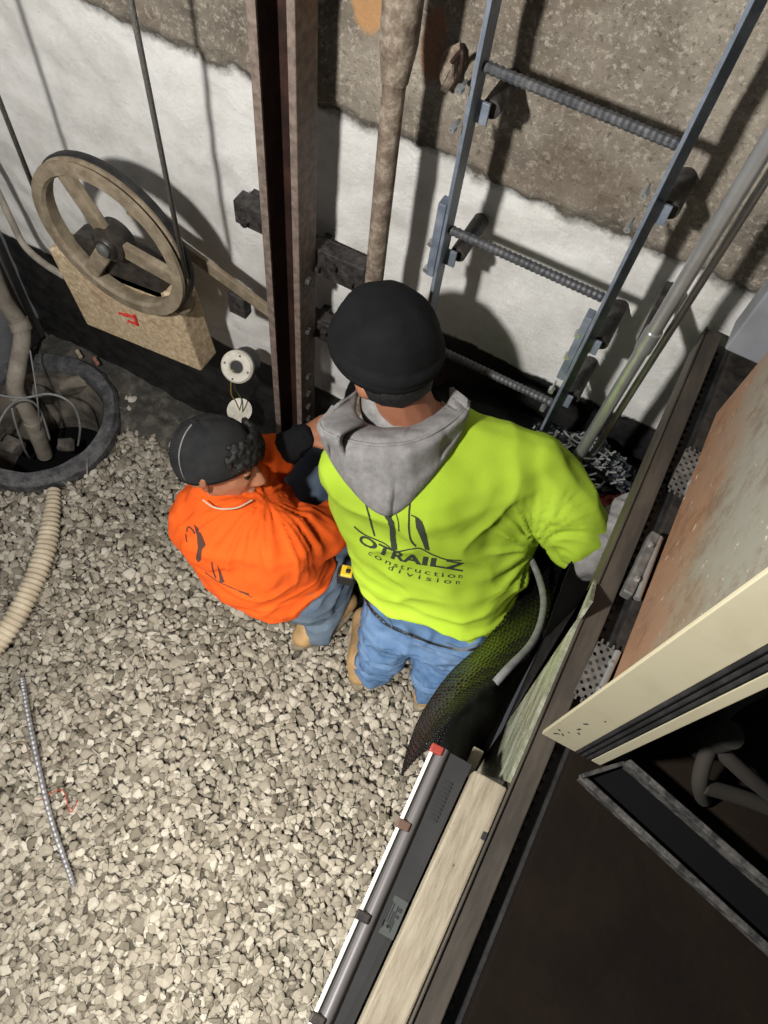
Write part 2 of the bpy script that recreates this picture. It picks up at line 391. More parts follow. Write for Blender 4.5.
# mortar strip between the gravel and the wall
def mo(u, v):
    x = -1.83+u*1.95; y = .98+v*.215
    e = min(1, v*5)*min(1, (1-u)*12)
    z = -.028+e*(.03+.02*noise.noise(Vector((x*7, y*7, 2)))+.012*noise.noise(Vector((x*25, y*25, 2))))
    if math.hypot(x-SC.x, y-SC.y) < SR+.03: z = -.029
    return Vector((x, y+.05*noise.noise(Vector((x*5, 1, 1)))*(1-v), z))
b = MB().grid(mo, 150, 22)
bmesh.ops.delete(b.bm, geom=[f for f in b.bm.faces if (f.calc_center_median().xy-SC.xy).length < SR+.01], context='FACES')
tag(b.obj('mortar_strip', 'mortar', smooth=True, weld=False), 'rough dark grey mortar spilled along the foot of the back wall', 'mortar')

# ---------------------------------------------------------------- sump
sp_ = thing('sump_pit', (SC.x, SC.y, -.4), 'round open sump with a cracked black rim, beside the back wall', 'sump')
def rimr(a): return 1+.02*noise.noise(Vector((math.cos(a)*3, math.sin(a)*3, 0)))
b = MB(); prof = [(SR+.036, -.03), (SR+.036, .012), (SR+.022, .03), (SR-.012, .03), (SR-.02, .012), (SR-.02, -.06)]
b.lathe(prof, (SC.x, SC.y, 0), seg=80, closed=True)
for v in b.bm.verts:
    a = math.atan2(v.co.y-SC.y, v.co.x-SC.x); k = rimr(a)
    v.co.x = SC.x+(v.co.x-SC.x)*k; v.co.y = SC.y+(v.co.y-SC.y)*k; v.co.z += .008*noise.noise(v.co*14)
b.obj('rim', 'rim', sp_, smooth='auto')
MB().lathe([(SR-.022, -.02), (SR-.03, -.2), (SR-.05, -.5), (.001, -.5)], SC, seg=64).obj('inner_wall', 'pit_concrete', sp_, smooth='auto')
MB().lathe([(.001, -.36), (SR-.04, -.36)], SC, seg=40).obj('water', 'hole', sp_)
# broken concrete pieces inside the mouth
for k, (px, py, z, s, rz) in enumerate([(75, 385, -.06, (.11, .04, .10), .9), (30, 390, -.10, (.15, .05, .10), .2), (66, 445, -.2, (.06, .05, .04), .4), (10, 445, -.2, (.09, .06, .06), .1)]):
    c = P(px, py, z); b = MB().box(c, s, Matrix.Rotation(rz, 3, 'Z') @ Matrix.Rotation(.4, 3, 'X'), .012)
    for v in b.bm.verts: v.co += Vector((noise.noise(v.co*30), noise.noise(v.co*31), noise.noise(v.co*33)))*.012
    o = b.obj('concrete_chunk', 'pit_concrete', smooth='auto')
    tag(o, ['long pale concrete slab piece leaning at the right inner edge of the sump', 'wide concrete chunk at the back inside the sump mouth behind the pipe', 'small dark stone low in the sump at the right', 'dark lump low in the sump at the left'][k], 'rubble')
dp = bez([P(-12, 262, .42), P(4, 300, .25), P(22, 330, .14), P(18, 365, .08), P(16, 392, .02), P(32, 420, -.12), P(45, 455, -.33)], 6)
b = MB().tube(dp, .030, 16); b.tube(dp[10:13], .037, 16)
dr = thing('drain_pipe', P(22, 330, 0), 'dusty grey pipe bending down from the left into the sump', 'pipe')
b.obj('pipe_body', 'concrete_pipe', dr, smooth='auto')
MB().tube([dp[30], dp[33], dp[36]], [.034, .032, .024], 16).obj('pipe_elbow', 'concrete_pipe', dr, smooth='auto')
for k, (pts, lb) in enumerate([
    ([P(-15, 392, .06), P(20, 398, .05), P(50, 394, .06), P(72, 404, .03), P(80, 425, -.08), P(78, 446, -.2)], 'grey cable looping over the sump to its right side'),
    ([P(-10, 440, -.05), P(8, 408, .02), P(26, 400, .05), P(40, 410, -.03), P(50, 440, -.2)], 'grey cable rising from the left and dropping beside the pipe in the sump'),
    ([P(12, 408, .02), P(16, 425, -.05), P(25, 450, -.2), P(30, 458, -.3)], 'short grey cable hanging straight into the sump left of the pipe end'),
    ([P(30, 350, .16), P(34, 375, .1), P(38, 405, .02), P(40, 430, -.15)], 'thin wire running down behind the drain pipe into the sump')]):
    tag(MB().tube(bez(pts, 8), .0045 if k < 3 else .003, 8).obj('cable', 'cable', smooth=True), lb, 'cable')
for px, py, rz, lb in ((79, 354, -.5, 'pale chip of stone on the mortar behind the sump rim'), (96, 361, -.5, 'reddish chip of brick on the mortar behind the sump rim')):
    c = P(px, py, .03); b = MB().box(c, (.04, .014, .012), Matrix.Rotation(rz, 3, 'Z'), .003)
    tag(b.obj('stone_chip', 'board' if px < 90 else 'copper'), lb, 'stone')

# ---------------------------------------------------------------- tension pulley with its weight
WC = Vector((-1.122, .98, .983)); WR = .2075
tp = thing('tension_pulley', (WC.x, 1.0, .6), 'dusty spoked wheel over a cream speckled weight block by the white wall', 'pulley')
b = MB().lathe([(WR, -.014), (WR+.002, -.006), (WR-.014, 0), (WR+.002, .006), (WR, .024), (WR-.03, .024), (WR-.034, .008), (WR-.034, -.008), (WR-.028, -.016)], WC, 'Y', 72, True)
b.obj('wheel_rim', 'cast', tp, smooth='auto')
MB().lathe([(WR-.01, .008), (WR+.004, .012), (WR+.006, .02), (WR+.004, .03), (WR-.012, .034)], WC, 'Y', 72, True).obj('rim_groove', 'black_rubber', tp, smooth='auto')
for k in range(3):
    a = math.radians((118, -6, 236)[k]); d = Vector((math.cos(a), 0, math.sin(a))); c = WC+d*.105
    MB().box(c, (.16, .020, .044), Matrix.Rotation(-a, 3, 'Y'), .005).obj('spoke', 'cast', tp)
hb = MB().lathe([(.001, -.03), (.026, -.03), (.03, -.024), (.03, -.018), (.045, -.016), (.048, .03), (.001, .03)], WC, 'Y', 40).obj('hub', 'cast_dark', tp, smooth='auto')
MB().lathe([(.001, -.04), (.012, -.04), (.018, -.036), (.018, -.028)], WC, 'Y', 24).obj('axle_nut', 'zinc', hb, smooth='auto')
BRT = Matrix.Rotation(math.radians(-8), 3, 'Y')
bc = Vector((-1.17, 1.042, .69))
MB().box(bc, (.415, .08, .28), BRT, .006).obj('weight_block', 'weight', tp)
MB().box(bc+Vector((.02, -.01, .17)), (.26, .06, .12), BRT, .01).obj('yoke', 'cast_dark', tp)
m = MB()
for (a0, a1) in (((119, 313), (128, 316)), ((126, 314), (136, 319)), ((134, 315), (138, 325)), ((138, 325), (128, 321))):
    p, q = PY(*a0, .999), PY(*a1, .999); m.tube([p, q], .0035, 6)
m.obj('red_mark', 'red', tp)
ar = [WC+Vector((-.02, .09, .02)), Vector((-.735, 1.085, .87))]
MB().box((ar[0]+ar[1])/2, ((ar[1]-ar[0]).length, .012, .036), Matrix.Rotation(math.atan2(ar[0].z-ar[1].z, ar[1].x-ar[0].x), 3, 'Y'), .002).obj('arm', 'cast', tp)
MB().box(ar[1]+Vector((-.11, -.002, -.025)), (.05, .03, .07), None, .003).obj('arm_bracket', 'tarry', tp)
MB().box(bc+Vector((.19, -.02, .13)), (.06, .06, .05), BRT, .02).obj('rope_clamp', 'cast', tp)
for x, lb in ((WC.x-WR-.001, 'left rope of the tension wheel rising along the white wall'), (WC.x+WR+.001, 'right rope of the tension wheel, reaching up past the cracked concrete edge')):
    tag(MB().tube([(x, .983, WC.z), (x-.001, .983, 1.6), (x-.002, .985, 2.45)], .0055, 8).obj('steel_rope', 'rope', smooth=True), lb, 'rope')
# pale conduit curving on the far left
cp = bez([PY(-40, 120, 1.12), PY(-8, 180, 1.11), PY(12, 222, 1.1), PY(24, 245, 1.09), PY(42, 262, 1.07), PY(64, 276, 1.04)], 6)
tag(MB().tube(cp, .010, 12).obj('conduit', 'concrete_pipe', smooth=True), 'pale dusty conduit curving down the white wall into the weight block', 'conduit')
tag(MB().tube([(-1.835, 1.13, 0.02), (-1.82, 1.14, 1.3), (-1.82, 1.15, 2.4)], .007, 8).obj('conduit', 'cable', smooth=True), 'thin grey conduit running straight up in the left corner of the wall', 'conduit')

# ---------------------------------------------------------------- guide rail column
gb = thing('guide_rail', (-.68, 1.07, 0), 'tall rusty brown steel channel standing against the white wall behind the workers', 'steel column')
MB().lim(-.727, -.711, 1.044, 1.113, 0, 2.4, .002).obj('left_flange', 'rust', gb)
MB().lim(-.7115, -.655, 1.101, 1.113, 0, 2.4, .001).obj('web', 'rust', gb)
MB().lim(-.656, -.640, 1.04, 1.113, 0, 2.4, .002).obj('right_flange', 'rust_edge', gb)
MB().lim(-.729, -.711, 1.038, 1.044, 0, 2.4, .001).obj('flange_edge', 'rust_edge', gb)
for i, z in enumerate((.98, .80, .66, .60, .53, 1.15, .72)):
    MB().lathe([(.001, .012), (.010, .010), (.011, -.002)], (-.639, 1.07, z-.1), 'X', 6).obj('bolt', 'tarry', gb)
# brackets carrying the column
def bracket(name, x0, x1, y, z, w, label):
    t_ = thing(name, ((x0+x1)/2, y, z), label, 'bracket')
    b = MB().box(((x0+x1)/2, y, z), (x1-x0, .012, w), Matrix.Rotation(.0, 3, 'Y'), .002)
    for v in b.bm.verts: v.co += Vector((0, noise.noise(v.co*40)*.003, noise.noise(v.co*37)*.004))
    b.obj('plate', 'tarry', t_)
    MB().lim(x0, x1, y, y+.035, z+w/2-.012, z+w/2, .001).obj('top_flange', 'tarry', t_)
    MB().lim(x0+.01 if x0 < -.65 else x1-.03, x0+.03 if x0 < -.65 else x1-.01, y+.005, 1.185, z-w*.3, z+w*.3, .001).obj('wall_lug', 'tarry', t_)
    for k in range(3):
        bx = x0+(x1-x0)*(.2+.3*k)
        MB().lathe([(.001, -.014), (.009, -.013), (.010, 0)], (bx, y-.005, z+(.012 if k % 2 else -.014)), 'Y', 6).obj('bolt', 'tarry', t_)
    return t_
bracket('rail_bracket', -.855, -.70, 1.12, 1.105, .062, 'blackened bolted bracket sticking out left of the rusty channel, upper one')
bracket('rail_bracket', -.665, -.52, 1.12, 1.07, .075, 'blackened bolted bracket sticking out right of the rusty channel')
bracket('rail_bracket', -.665, -.56, 1.12, .84, .06, 'blackened bracket low on the right of the channel beside the black beanie')
# old vertical pipe
op = thing('standpipe', (-.465, 1.05, 0), 'old peeling vertical pipe on the wall right of the rusty channel', 'pipe')
MB().tube([(-.465, 1.05, 0), (-.465, 1.05, .9), (-.465, 1.05, 1.66)], .019, 18).obj('pipe_body', 'old_pipe', op, smooth='auto')
MB().tube([(-.465, 1.05, 1.60), (-.465, 1.05, 1.66), (-.465, 1.05, 1.8), (-.465, 1.05, 2.4)], [.022, .03, .031, .03], 18).obj('pipe_sleeve', 'old_pipe', op, smooth='auto')
# rusty lump / hook stub on the concrete
b = MB().hull(sph(PY(450, 70, 1.15), (.016, .02, .035))+sph(PY(456, 60, 1.15), (.01, .02, .03)))
for v in b.bm.verts: v.co += Vector((noise.noise(v.co*60), 0, noise.noise(v.co*61)))*.012
tag(b.obj('rusty_hook', 'old_pipe'), 'small rusted iron stub sticking out of the bare concrete left of the ladder', 'hook')
m = MB().tube(bez([PY(452, 62, 1.13), PY(462, 52, 1.12), PY(461, 72, 1.12), PY(456, 82, 1.13)], 6), .004, 6)
tag(m.obj('rusty_ring', 'rust'), 'little rusty wire ring on the bare concrete left of the ladder', 'ring')

# ---------------------------------------------------------------- ladder
LY = 1.05
lad = thing('ladder', (-.18, LY, .6), 'blue-grey steel ladder with ribbed rungs fixed to the back wall', 'ladder')
def rung(z, x0=-.325, x1=-.025):
    n = 60; pts = []; rs = []
    for i in range(n+1):
        pts.append((x0+(x1-x0)*i/n, LY, z)); rs.append(.0095 if i % 2 else .0078)
    MB().tube(pts, rs, 10).obj('rung', 'rebar', lad)
for z in (2.0, 1.676, 1.372, 1.055): rung(z)
for x, s in ((-.33, 1), (-.021, -1)):
    MB().lim(x-.003, x+.003, LY-.022, LY+.022, .875, 2.42, .001).obj('rail', 'ladder', lad)
    MB().lim(*((x-.016, x) if s == 1 else (x-.002, x+.016)), LY+.014, LY+.019, .875, 2.42, .001).obj('rail_flange', 'ladder', lad)
def standoff(x, z, side, lbl=None):
    so = MB(); so.tube([(x+side*.026, 1.075, z), (x+side*.026, 1.185, z)], .016, 16); so.obj('standoff', 'tarry', lad, smooth='auto')
    bb = MB(); bb.box((x+side*.012, LY+.01, z), (.034, .006, .036), None, .001); bb.obj('clip_plate', 'ladder', lad)
    for dz in (-.03, .035):
        MB().lathe([(.001, -.012), (.006, -.012), (.007, 0), (.003, .0), (.003, .02), (.001, .02)], (x-side*.018, LY-.005, z+dz), 'Y', 6).obj('bolt', 'galv', lad)
standoff(-.335, 1.60, 1); standoff(-.335, 1.30, 1); standoff(-.02, 1.56, 1); standoff(-.02, 1.245, 1); standoff(-.02, 1.07, 1)
b = MB().lim(-.352, -.336, LY-.016, LY+.01, 1.26, 1.43, .002); b.obj('splice_plate', 'ladder', lad)
b = MB().lim(-.040, -.025, LY-.016, LY+.01, 1.15, 1.33, .002); b.obj('splice_plate', 'ladder', lad)
# conduits right of the ladder
c1 = thing('conduit', (.076, 1.02, .0), 'shiny galvanised conduit rising beside the ladder, the thicker front one', 'conduit')
MB().tube([(.077, 1.02, .88), (.077, 1.02, 2.42)], .0125, 16).obj('pipe_body', 'galv', c1, smooth='auto')
MB().tube([(.077, 1.02, 1.33), (.077, 1.02, 1.38)], .0155, 16).obj('coupling', 'galv', c1, smooth='auto')
tag(MB().tube([(.104, 1.06, .88), (.104, 1.06, 2.42)], .007, 12).obj('conduit', 'galv', smooth='auto'), 'thin galvanised conduit tucked behind the thicker one beside the ladder', 'conduit')
MB().box((.075, 1.1, 1.345), (.03, .15, .02), None, .003).obj('conduit_clamp', 'tarry', c1)

# ---------------------------------------------------------------- pull station: lamp holder and its dangling cover
lh = thing('lamp_holder', (-.93, 1.12, .42), 'white round lamp holder in a dark box at the foot of the wall', 'lamp holder')
n_ = Vector((.18, -.75, .62)).normalized(); u_ = n_.orthogonal().normalized(); v_ = n_.cross(u_); lc = PY(237, 367, 1.03)
AX = (u_, v_, n_)
MB().lathe([(.001, -.09), (.04, -.09), (.044, -.012), (.001, -.012)], lc, AX, 32).obj('box', 'tarry', lh, smooth='auto')
MB().lathe([(.018, -.010), (.018, .004), (.022, .008), (.040, .006), (.046, 0), (.046, -.012), (.02, -.012)], lc, AX, 40, True).obj('ring', 'white_plastic', lh, smooth='auto')
MB().lathe([(.001, -.002), (.019, -.002)], lc, AX, 24).obj('socket', 'tape_k', lh)
for k in range(4):
    a = k*PI/2+.6; MB().lathe([(.001, .010), (.003, .009), (.0035, .004)], lc+(u_*math.cos(a)+v_*math.sin(a))*.034, AX, 8).obj('screw', 'zinc', lh)
dc = P(240, 411, .30)
cv = thing('lamp_cover', dc, 'small white dish cover dangling on yellow wires under the lamp holder', 'cover')
n2_ = Vector((.1, -.35, .9)).normalized(); u2 = n2_.orthogonal().normalized(); AX2 = (u2, n2_.cross(u2), n2_)
MB().lathe([(.001, .004), (.026, .004), (.036, .010), (.040, .010), (.040, .006), (.028, -.006), (.001, -.008)], dc, AX2, 36).obj('dish', 'white_plastic', cv, smooth='auto')
MB().tube(bez([lc+Vector((-.01, -.01, -.01)), P(231, 392, .44), P(236, 402, .36), dc], 8), .0022, 6).obj('wire', 'wire_y', cv)
MB().tube(bez([lc+Vector((-.004, -.01, -.01)), P(235, 388, .45), P(242, 400, .37), dc+Vector((.01, 0, 0))], 8), .0022, 6).obj('wire', 'wire_g', cv)

# ---------------------------------------------------------------- things on the gravel
hp = bez([P(54, 490, .012), P(52, 512, .02), P(44, 555, .025), P(20, 610, .03), P(-8, 650, .03)], 16)
L = [0]
for a, b2 in zip(hp, hp[1:]): L.append(L[-1]+(b2-a).length)
pts, rs = [], []; n = 150
for i in range(n+1):
    s_ = L[-1]*i/n; k = max(j for j in range(len(L)) if L[j] <= s_+1e-9); k = min(k, len(hp)-2)
    pts.append(hp[k].lerp(hp[k+1], (s_-L[k])/max(1e-6, L[k+1]-L[k]))); rs.append(.031+.0035*math.sin(i*PI/2.2)-(.012*max(0, 1-i/50)))
tag(MB().tube(pts, rs, 20).obj('corrugated_hose', 'hose', smooth=True), 'dusty corrugated plastic hose half buried in the gravel at the left edge', 'hose')
rp = [P(22, 678, .03), P(32, 735, .03), P(50, 815, .03), P(74, 886, .03)]; rp = bez(rp, 30)
tag(MB().tube(rp, [.0085 if i % 2 else .007 for i in range(len(rp))], 10).obj('threaded_rod', 'rod'), 'long grey ribbed rod lying on the gravel at the left', 'rod')
for pts, mt, lb in (([P(40, 800, .02), P(62, 790, .03), P(70, 812, .03), P(78, 800, .02)], 'clip_red', 'thin pinkish wire scrap on the gravel beside the grey rod'),
                    ([P(8, 745, .02), P(24, 742, .03), P(30, 760, .02)], 'clip_brown', 'thin brown wire scrap on the gravel left of the grey rod')):
    tag(MB().tube(bez(pts, 8), .0016, 6).obj('wire_scrap', mt), lb, 'wire')

# ---------------------------------------------------------------- black sheeting, foil and debris on the pit floor at the right
def floor_sheet(u, v):
    x = -.50+u*.655; y = .80+v*.15
    z = .035+.03*noise.noise(Vector((x*8, y*8, 4)))+.05*max(0, v-.3)+.09*max(0, u-.5)
    return Vector((x, y-.10*u*(1-v), z))
tag(MB().grid(floor_sheet, 60, 40).obj('plastic_sheet', 'plastic', smooth=True, solid=.002), 'flat black plastic sheet on the pit floor behind the yellow-shirted worker', 'sheet')
fc = Vector((.075, 1.05, .86))
def mound(c, rx, ry, rz, rot, seed, nz=.22):
    b = bmesh.new(); bmesh.ops.create_icosphere(b, subdivisions=5, radius=1)
    for v in b.verts:
        k = 1+nz*ridge(v.co, (2.2, 3, 2.2), seed)+.10*noise.noise(v.co*7)+.05*noise.noise(v.co*15); v.co = Vector((v.co.x*rx*k, v.co.y*ry*k, max(v.co.z, -.6)*rz*k))
        v.co.rotate(Matrix.Rotation(rot, 3, 'Z')); v.co += Vector(c)
    m = MB(); m.bm.free(); m.bm = b; return m
bs = thing('wrapped_bundle', (0, 1.05, 0), 'tall black wrapped bundle standing in the corner below the ladder', 'bundle')
b = MB()
def bun(u, v):
    a = 2*PI*u; ca, sa = math.cos(a), math.sin(a); k = (abs(ca)**6+abs(sa)**6)**(-1/6)
    if v > .8: w = 1-(v-.8)/.2*.999; z = .845+.02*(1-w)
    else: w = 1; z = .012+v/.8*.833
    x = .0+.30*k*ca*w; y = 1.08+.08*k*sa*w; r = .012*noise.noise(Vector((ca*4, sa*4, z*7)))*min(1, w*4)
    return Vector((x+ca*r, y+sa*r*.6, z+.014*noise.noise(Vector((x*14, y*14, 1)))*(v > .3)))
b.grid(bun, 120, 60); b.obj('wrap', 'plastic', bs, smooth=True)
MB().lim(-.30, .30, .990, .998, .80, .90, .002).obj('edge_board', 'dark_metal', bs)
wr = mound(fc+Vector((0, 0, .01)), .135, .085, .055, .1, 3)
tag(wr.obj('foil_bundle', 'foil'), 'crumpled shiny black foil on top of the wrapped bundle by the conduits', 'foil')
g_ = 'shiny strips of torn foil lying on the crumpled bundle'
for k in range(110):
    a = random.uniform(0, 2*PI); r = random.uniform(0, 1)**.5
    x = fc.x+.125*r*math.cos(a); y = fc.y+.078*r*math.sin(a); z = fc.z+.01+.066*math.sqrt(max(0, 1-r*r*.8))+.004
    l_ = random.uniform(.010, .026); d = Matrix.Rotation(random.uniform(-.3, 1.6), 3, 'Z') @ Matrix.Rotation(random.uniform(-.5, .5), 3, 'Y')
    tag(MB().box((x, y, z), (l_, .004, .0015), d).obj('foil_strip', 'galv'), 'narrow shiny torn strip on the crumpled black foil by the conduits', 'foil strip', g_)
wr = mound(Vector((-.16, 1.035, .865)), .12, .065, .03, .2, 5)
tag(wr.obj('rag_heap', 'plastic'), 'low dark rag heap under the pinkish scraps behind the yellow shoulder', 'rag')
for k in range(38):
    a = random.uniform(0, 2*PI); r = random.uniform(0, 1)**.5
    c = Vector((-.185+.085*r*math.cos(a), 1.02+.045*r*math.sin(a), .893-.012*r)); b = MB().hull(sph(c, (random.uniform(.008, .018), .006, .005), Matrix.Rotation(random.uniform(0, 3), 3, 'Z')))
    tag(b.obj('rag_scrap', 'copper'), 'small pinkish brown scrap lying on the dark heap behind the yellow shoulder', 'scrap', 'pinkish scraps behind the yellow shoulder')
wr = mound(Vector((.215, .985, .87)), .065, .05, .04, .1, 9)
tag(wr.obj('red_rag', M['clip_red']), 'dull red rag on the wrapped bundle right of the crumpled foil, next to the sill', 'rag')

# draped bubble sheet between the gravel and the sill
A = [(402, 775, 1.0), (410, 745, .95), (424, 712, .85), (452, 672, .78), (487, 640, .72), (512, 600, .66), (530, 560, .6), (545, 530, .58)]
B1 = [(425, 752, 1.19), (437, 728, 1.16), (452, 705, 1.10), (478, 676, 1.02), (508, 650, .96), (540, 615, .9), (565, 580, .85), (585, 550, .82)]
B2 = [(446, 752, 1.225), (452, 735, 1.20), (470, 712, 1.15), (500, 685, 1.08), (535, 650, 1.02), (568, 618, .98), (592, 590, .94), (605, 565, .92)]
Cc = [(467, 787, 1.235), (470, 780, 1.12), (480, 765, .98), (508, 718, .90), (548, 660, .86), (580, 620, .84), (600, 590, .84), (612, 570, .84)]
rows = [bez([P(*q) for q in row], 6) for row in (A, B1, B2, Cc)]
def sheet(u, v):
    i = min(int(u*42), 41); f = u*42-i
    p = [r[i].lerp(r[i+1], f) for r in rows]
    t_ = v*3; k = min(int(t_), 2); t_ -= k
    a = p[max(k-1, 0)]; b, c = p[k], p[k+1]; d = p[min(k+2, 3)]
    q = .5*((2*b)+(c-a)*t_+(2*a-5*b+4*c-d)*t_*t_+(3*b-a-3*c+d)*t_**3)
    q.z += .012*noise.noise(Vector((q.x*16, q.y*9, 2)))+.006*ridge(q, (20, 12, 10), 2)
    if v < .56:
        a_ = u*250; b_ = v*150; q += Vector((-.75, -.2, .6))*.0042*max(0, math.sin(a_)*math.sin(b_+(PI/2 if int(a_/PI) % 2 else 0)))**.7
    q.x = min(q.x, .163-.002)
    return q
ds = thing('bubble_sheet', P(470, 720, 0), 'glossy black bubble-textured sheet draped from the sill down beside the yellow-shirted worker', 'sheet')
MB().grid(lambda u, v: sheet(u, v*.55), 420, 150).obj('bubble_layer', 'bubble', ds, smooth=True, solid=.002)
MB().grid(lambda u, v: sheet(u, .55+v*.45), 130, 40).obj('folded_flap', 'plastic', ds, smooth=True, solid=.002)
MB().tube([sheet(i/60, 0) for i in range(61)], .003, 6).obj('hem', 'plastic', ds, smooth=True)
tag(MB().tube(bez([P(524, 545, .80), P(538, 575, .86), P(544, 605, .94), P(534, 640, 1.03), P(505, 672, 1.09), P(478, 702, 1.07)], 10), .0075, 12).obj('cable', 'cable', smooth=True), 'thick grey cable curving over the black bubble sheet', 'cable')

# ---------------------------------------------------------------- sill, board, landing
dsl = thing('door_sill', (.19, .3, 1.25), 'long grimy taupe steel door sill running to the back wall', 'sill')
MB().lim(.167, .200, -1.1, 1.165, 1.262, 1.30, .002).obj('sill_rail', 'taupe', dsl)
MB().lim(.1655, .169, -1.1, 1.165, 1.24, 1.304, .001).obj('sill_lip', 'taupe', dsl)
MB().lim(.200, .226, -1.1, 1.165, 1.250, 1.276, .001).obj('track_groove', 'black_rubber', dsl)
for k in range(95):
    y = -.42+k*.0165
    MB().lim(.203, .208, y, y+.008, 1.27, 1.288).obj('groove_rib', 'dark_metal', dsl)
MB().lim(.226, .300, .34, 1.165, 1.262, 1.296, .002).obj('outer_rail', 'dark_metal', dsl)
structure(MB().lim(.226, 1.9, -1.2, .34, 1.22, 1.298, .001).obj('trim_2', 'landing'))
structure(MB().lim(.300, 1.9, .34, 1.9, 1.22, 1.298, .001).obj('trim_3', 'landing'))
brd = MB().lim(.1155, .1645, -1.1, .238, 1.235, 1.298, .003)
bd = brd.obj('sill_board', 'board'); tag(bd, 'pale weathered timber board along the inside of the door sill', 'board')
MB().box(PX(483, 837, .1648)*0+P(484, 836, 1.299), (.006, .010, .002)).obj('nail_hole', 'ink', bd)
pk = P(462, 775, 1.19); b = MB().box(pk+Vector((.006, .0, 0)), (.016, .09, .008), Matrix.Rotation(.1, 3, 'X'), .001)
tag(b.obj('timber_splinter', 'board'), 'short pale splintered timber offcut between the charcoal housing and the board', 'offcut')

# ---------------------------------------------------------------- long charcoal housing with the white tube
lf = thing('strip_light', (.058, .245, 1.2), 'long charcoal light housing with a glossy white tube beside the pale board', 'light fixture')
y0, y1 = -.25, .245
prof = [(.058, 1.20), (.056, 1.27), (.059, 1.281), (.066, 1.287), (.074, 1.286), (.078, 1.280), (.112, 1.276), (.112, 1.20)]
b = MB(); ra = [b.bm.verts.new((x-(.017 if x > .1 else 0), y0, z)) for x, z in prof]; rb = [b.bm.verts.new((x, y1, z)) for x, z in prof]
for k in range(len(prof)): b.bm.faces.new((ra[k], ra[(k+1) % len(prof)], rb[(k+1) % len(prof)], rb[k]))
b.bm.faces.new(ra); b.bm.faces.new(rb[::-1]); hs = b.obj('housing', 'housing', lf)
MB().tube([(.0685, y0, 1.281), (.0685, y1, 1.281)], .0078, 16).obj('housing_edge', 'housing_edge', lf, smooth='auto')
MB().tube([(.054, y0, 1.283), (.054, y1-.005, 1.283)], .0024, 12).obj('tube', 'tube', lf, smooth='auto')
for k, (px, py) in enumerate(((433, 748), (399, 823), (360, 915), (318, 1020))):
    y = P(px, py, 1.285).y
    MB().box((.059, y, 1.286), (.018, .012, .012), None, .002).obj('clip', 'clip_red' if k == 0 else ('clip_brown' if k == 1 else 'dark_metal'), lf)
yv = P(420, 790, 1.28).y
for k in range(11):
    MB().box((.090, yv-.026+k*.0052, 1.279), (.014, .0022, .002)).obj('vent_slit', 'ink', hs)
ly = P(389, 920, 1.28).y
lb_ = MB().box((0.0915, ly+.004, 1.2788), (.026, .046, .0008)).obj('label_sticker', 'label', hs)
for k, (dx, dy, w, h) in enumerate(((-.007, .001, .002, .03), (-.003, .003, .0014, .024), (.0005, -.004, .0014, .02), (.0035, .0, .0012, .028), (.008, .010, .005, .005), (.008, .002, .004, .004), (-.0085, -.012, .003, .01), (.0, -.012, .004, .003), (.006, -.010, .001, .014))):
    MB().box((0.0915+dx*.85, ly+.004+dy, 1.2796), (w, h, .0005)).obj('printed_line', 'ink', lb_)

lf.rotation_euler.z = .034
# ---------------------------------------------------------------- perforated brackets on the sill
def perf(yc, rz, label, px):
    t_ = thing('perforated_bracket', (px, yc, 1.30), label, 'bracket', None)
    b = MB(); W, Hh = .028, .088; nx, ny = 4, 11
    # plate built as cells with round holes
    cw, ch = W/nx, Hh/ny; R = Matrix.Rotation(rz, 3, 'Z')
    for i in range(nx):
        for j in range(ny):
            cx, cy = -W/2+cw*(i+.5), -Hh/2+ch*(j+.5); seg = 8; r = min(cw, ch)*.44
            sqp = [(cx+cw/2*sx_, cy+ch/2*sy_) for sx_, sy_ in ((1, 0), (1, 1), (0, 1), (-1, 1), (-1, 0), (-1, -1), (0, -1), (1, -1))]
            if (i+j) % 2:
                vs = [b.bm.verts.new(R @ Vector((x, y, 0))+Vector((px, yc, 1.311))) for x, y in sqp]; b.bm.faces.new(vs)
            else:
                o_ = [b.bm.verts.new(R @ Vector((x, y, 0))+Vector((px, yc, 1.311))) for x, y in sqp]
                n_ = [b.bm.verts.new(R @ Vector((cx+r*math.cos(k*PI/4), cy+r*math.sin(k*PI/4), 0))+Vector((px, yc, 1.311))) for k in range(8)]
                for k in range(8): b.bm.faces.new((o_[k], o_[(k+1) % 8], n_[(k+1) % 8], n_[k]))
    b.obj('plate', 'zinc', t_, solid=.0018)
    MB().tube([R @ Vector((.017, -.044, 0))+Vector((px, yc, 1.315)), R @ Vector((.017, .044, 0))+Vector((px, yc, 1.315))], .005, 10).obj('hinge_barrel', 'galv', t_, smooth='auto')
    for s_ in (-1, 1):
        for k in range(3):
            MB().box(R @ Vector((-.009+.009*k, s_*.047, 0))+Vector((px, yc, 1.311)), (.003, .008, .0018), R).obj('tab', 'zinc', t_)
        MB().lathe([(.001, .007), (.004, .006), (.0045, 0)], R @ Vector((.014, s_*.022, 0))+Vector((px, yc, 1.315)), 'Z', 8).obj('bolt', 'galv', t_, smooth='auto')
    MB().lim(px-.012, px+.012, yc-.02, yc+.02, 1.27, 1.311, .001).obj('foot', 'dark_metal', t_)
perf(.832, -.05, 'perforated zinc bracket on the sill, farthest one towards the back wall', .224)
perf(.440, -.05, 'perforated zinc bracket on the sill nearest the cream door edge', .210)
sg = thing('door_guide', (.216, .632, 1.30), 'plain shiny metal door guide between the two perforated brackets', 'door guide')
MB().box((.213, .632, 1.312), (.016, .12, .022), Matrix.Rotation(-.05, 3, 'Z'), .003).obj('guide_body', 'zinc', sg)
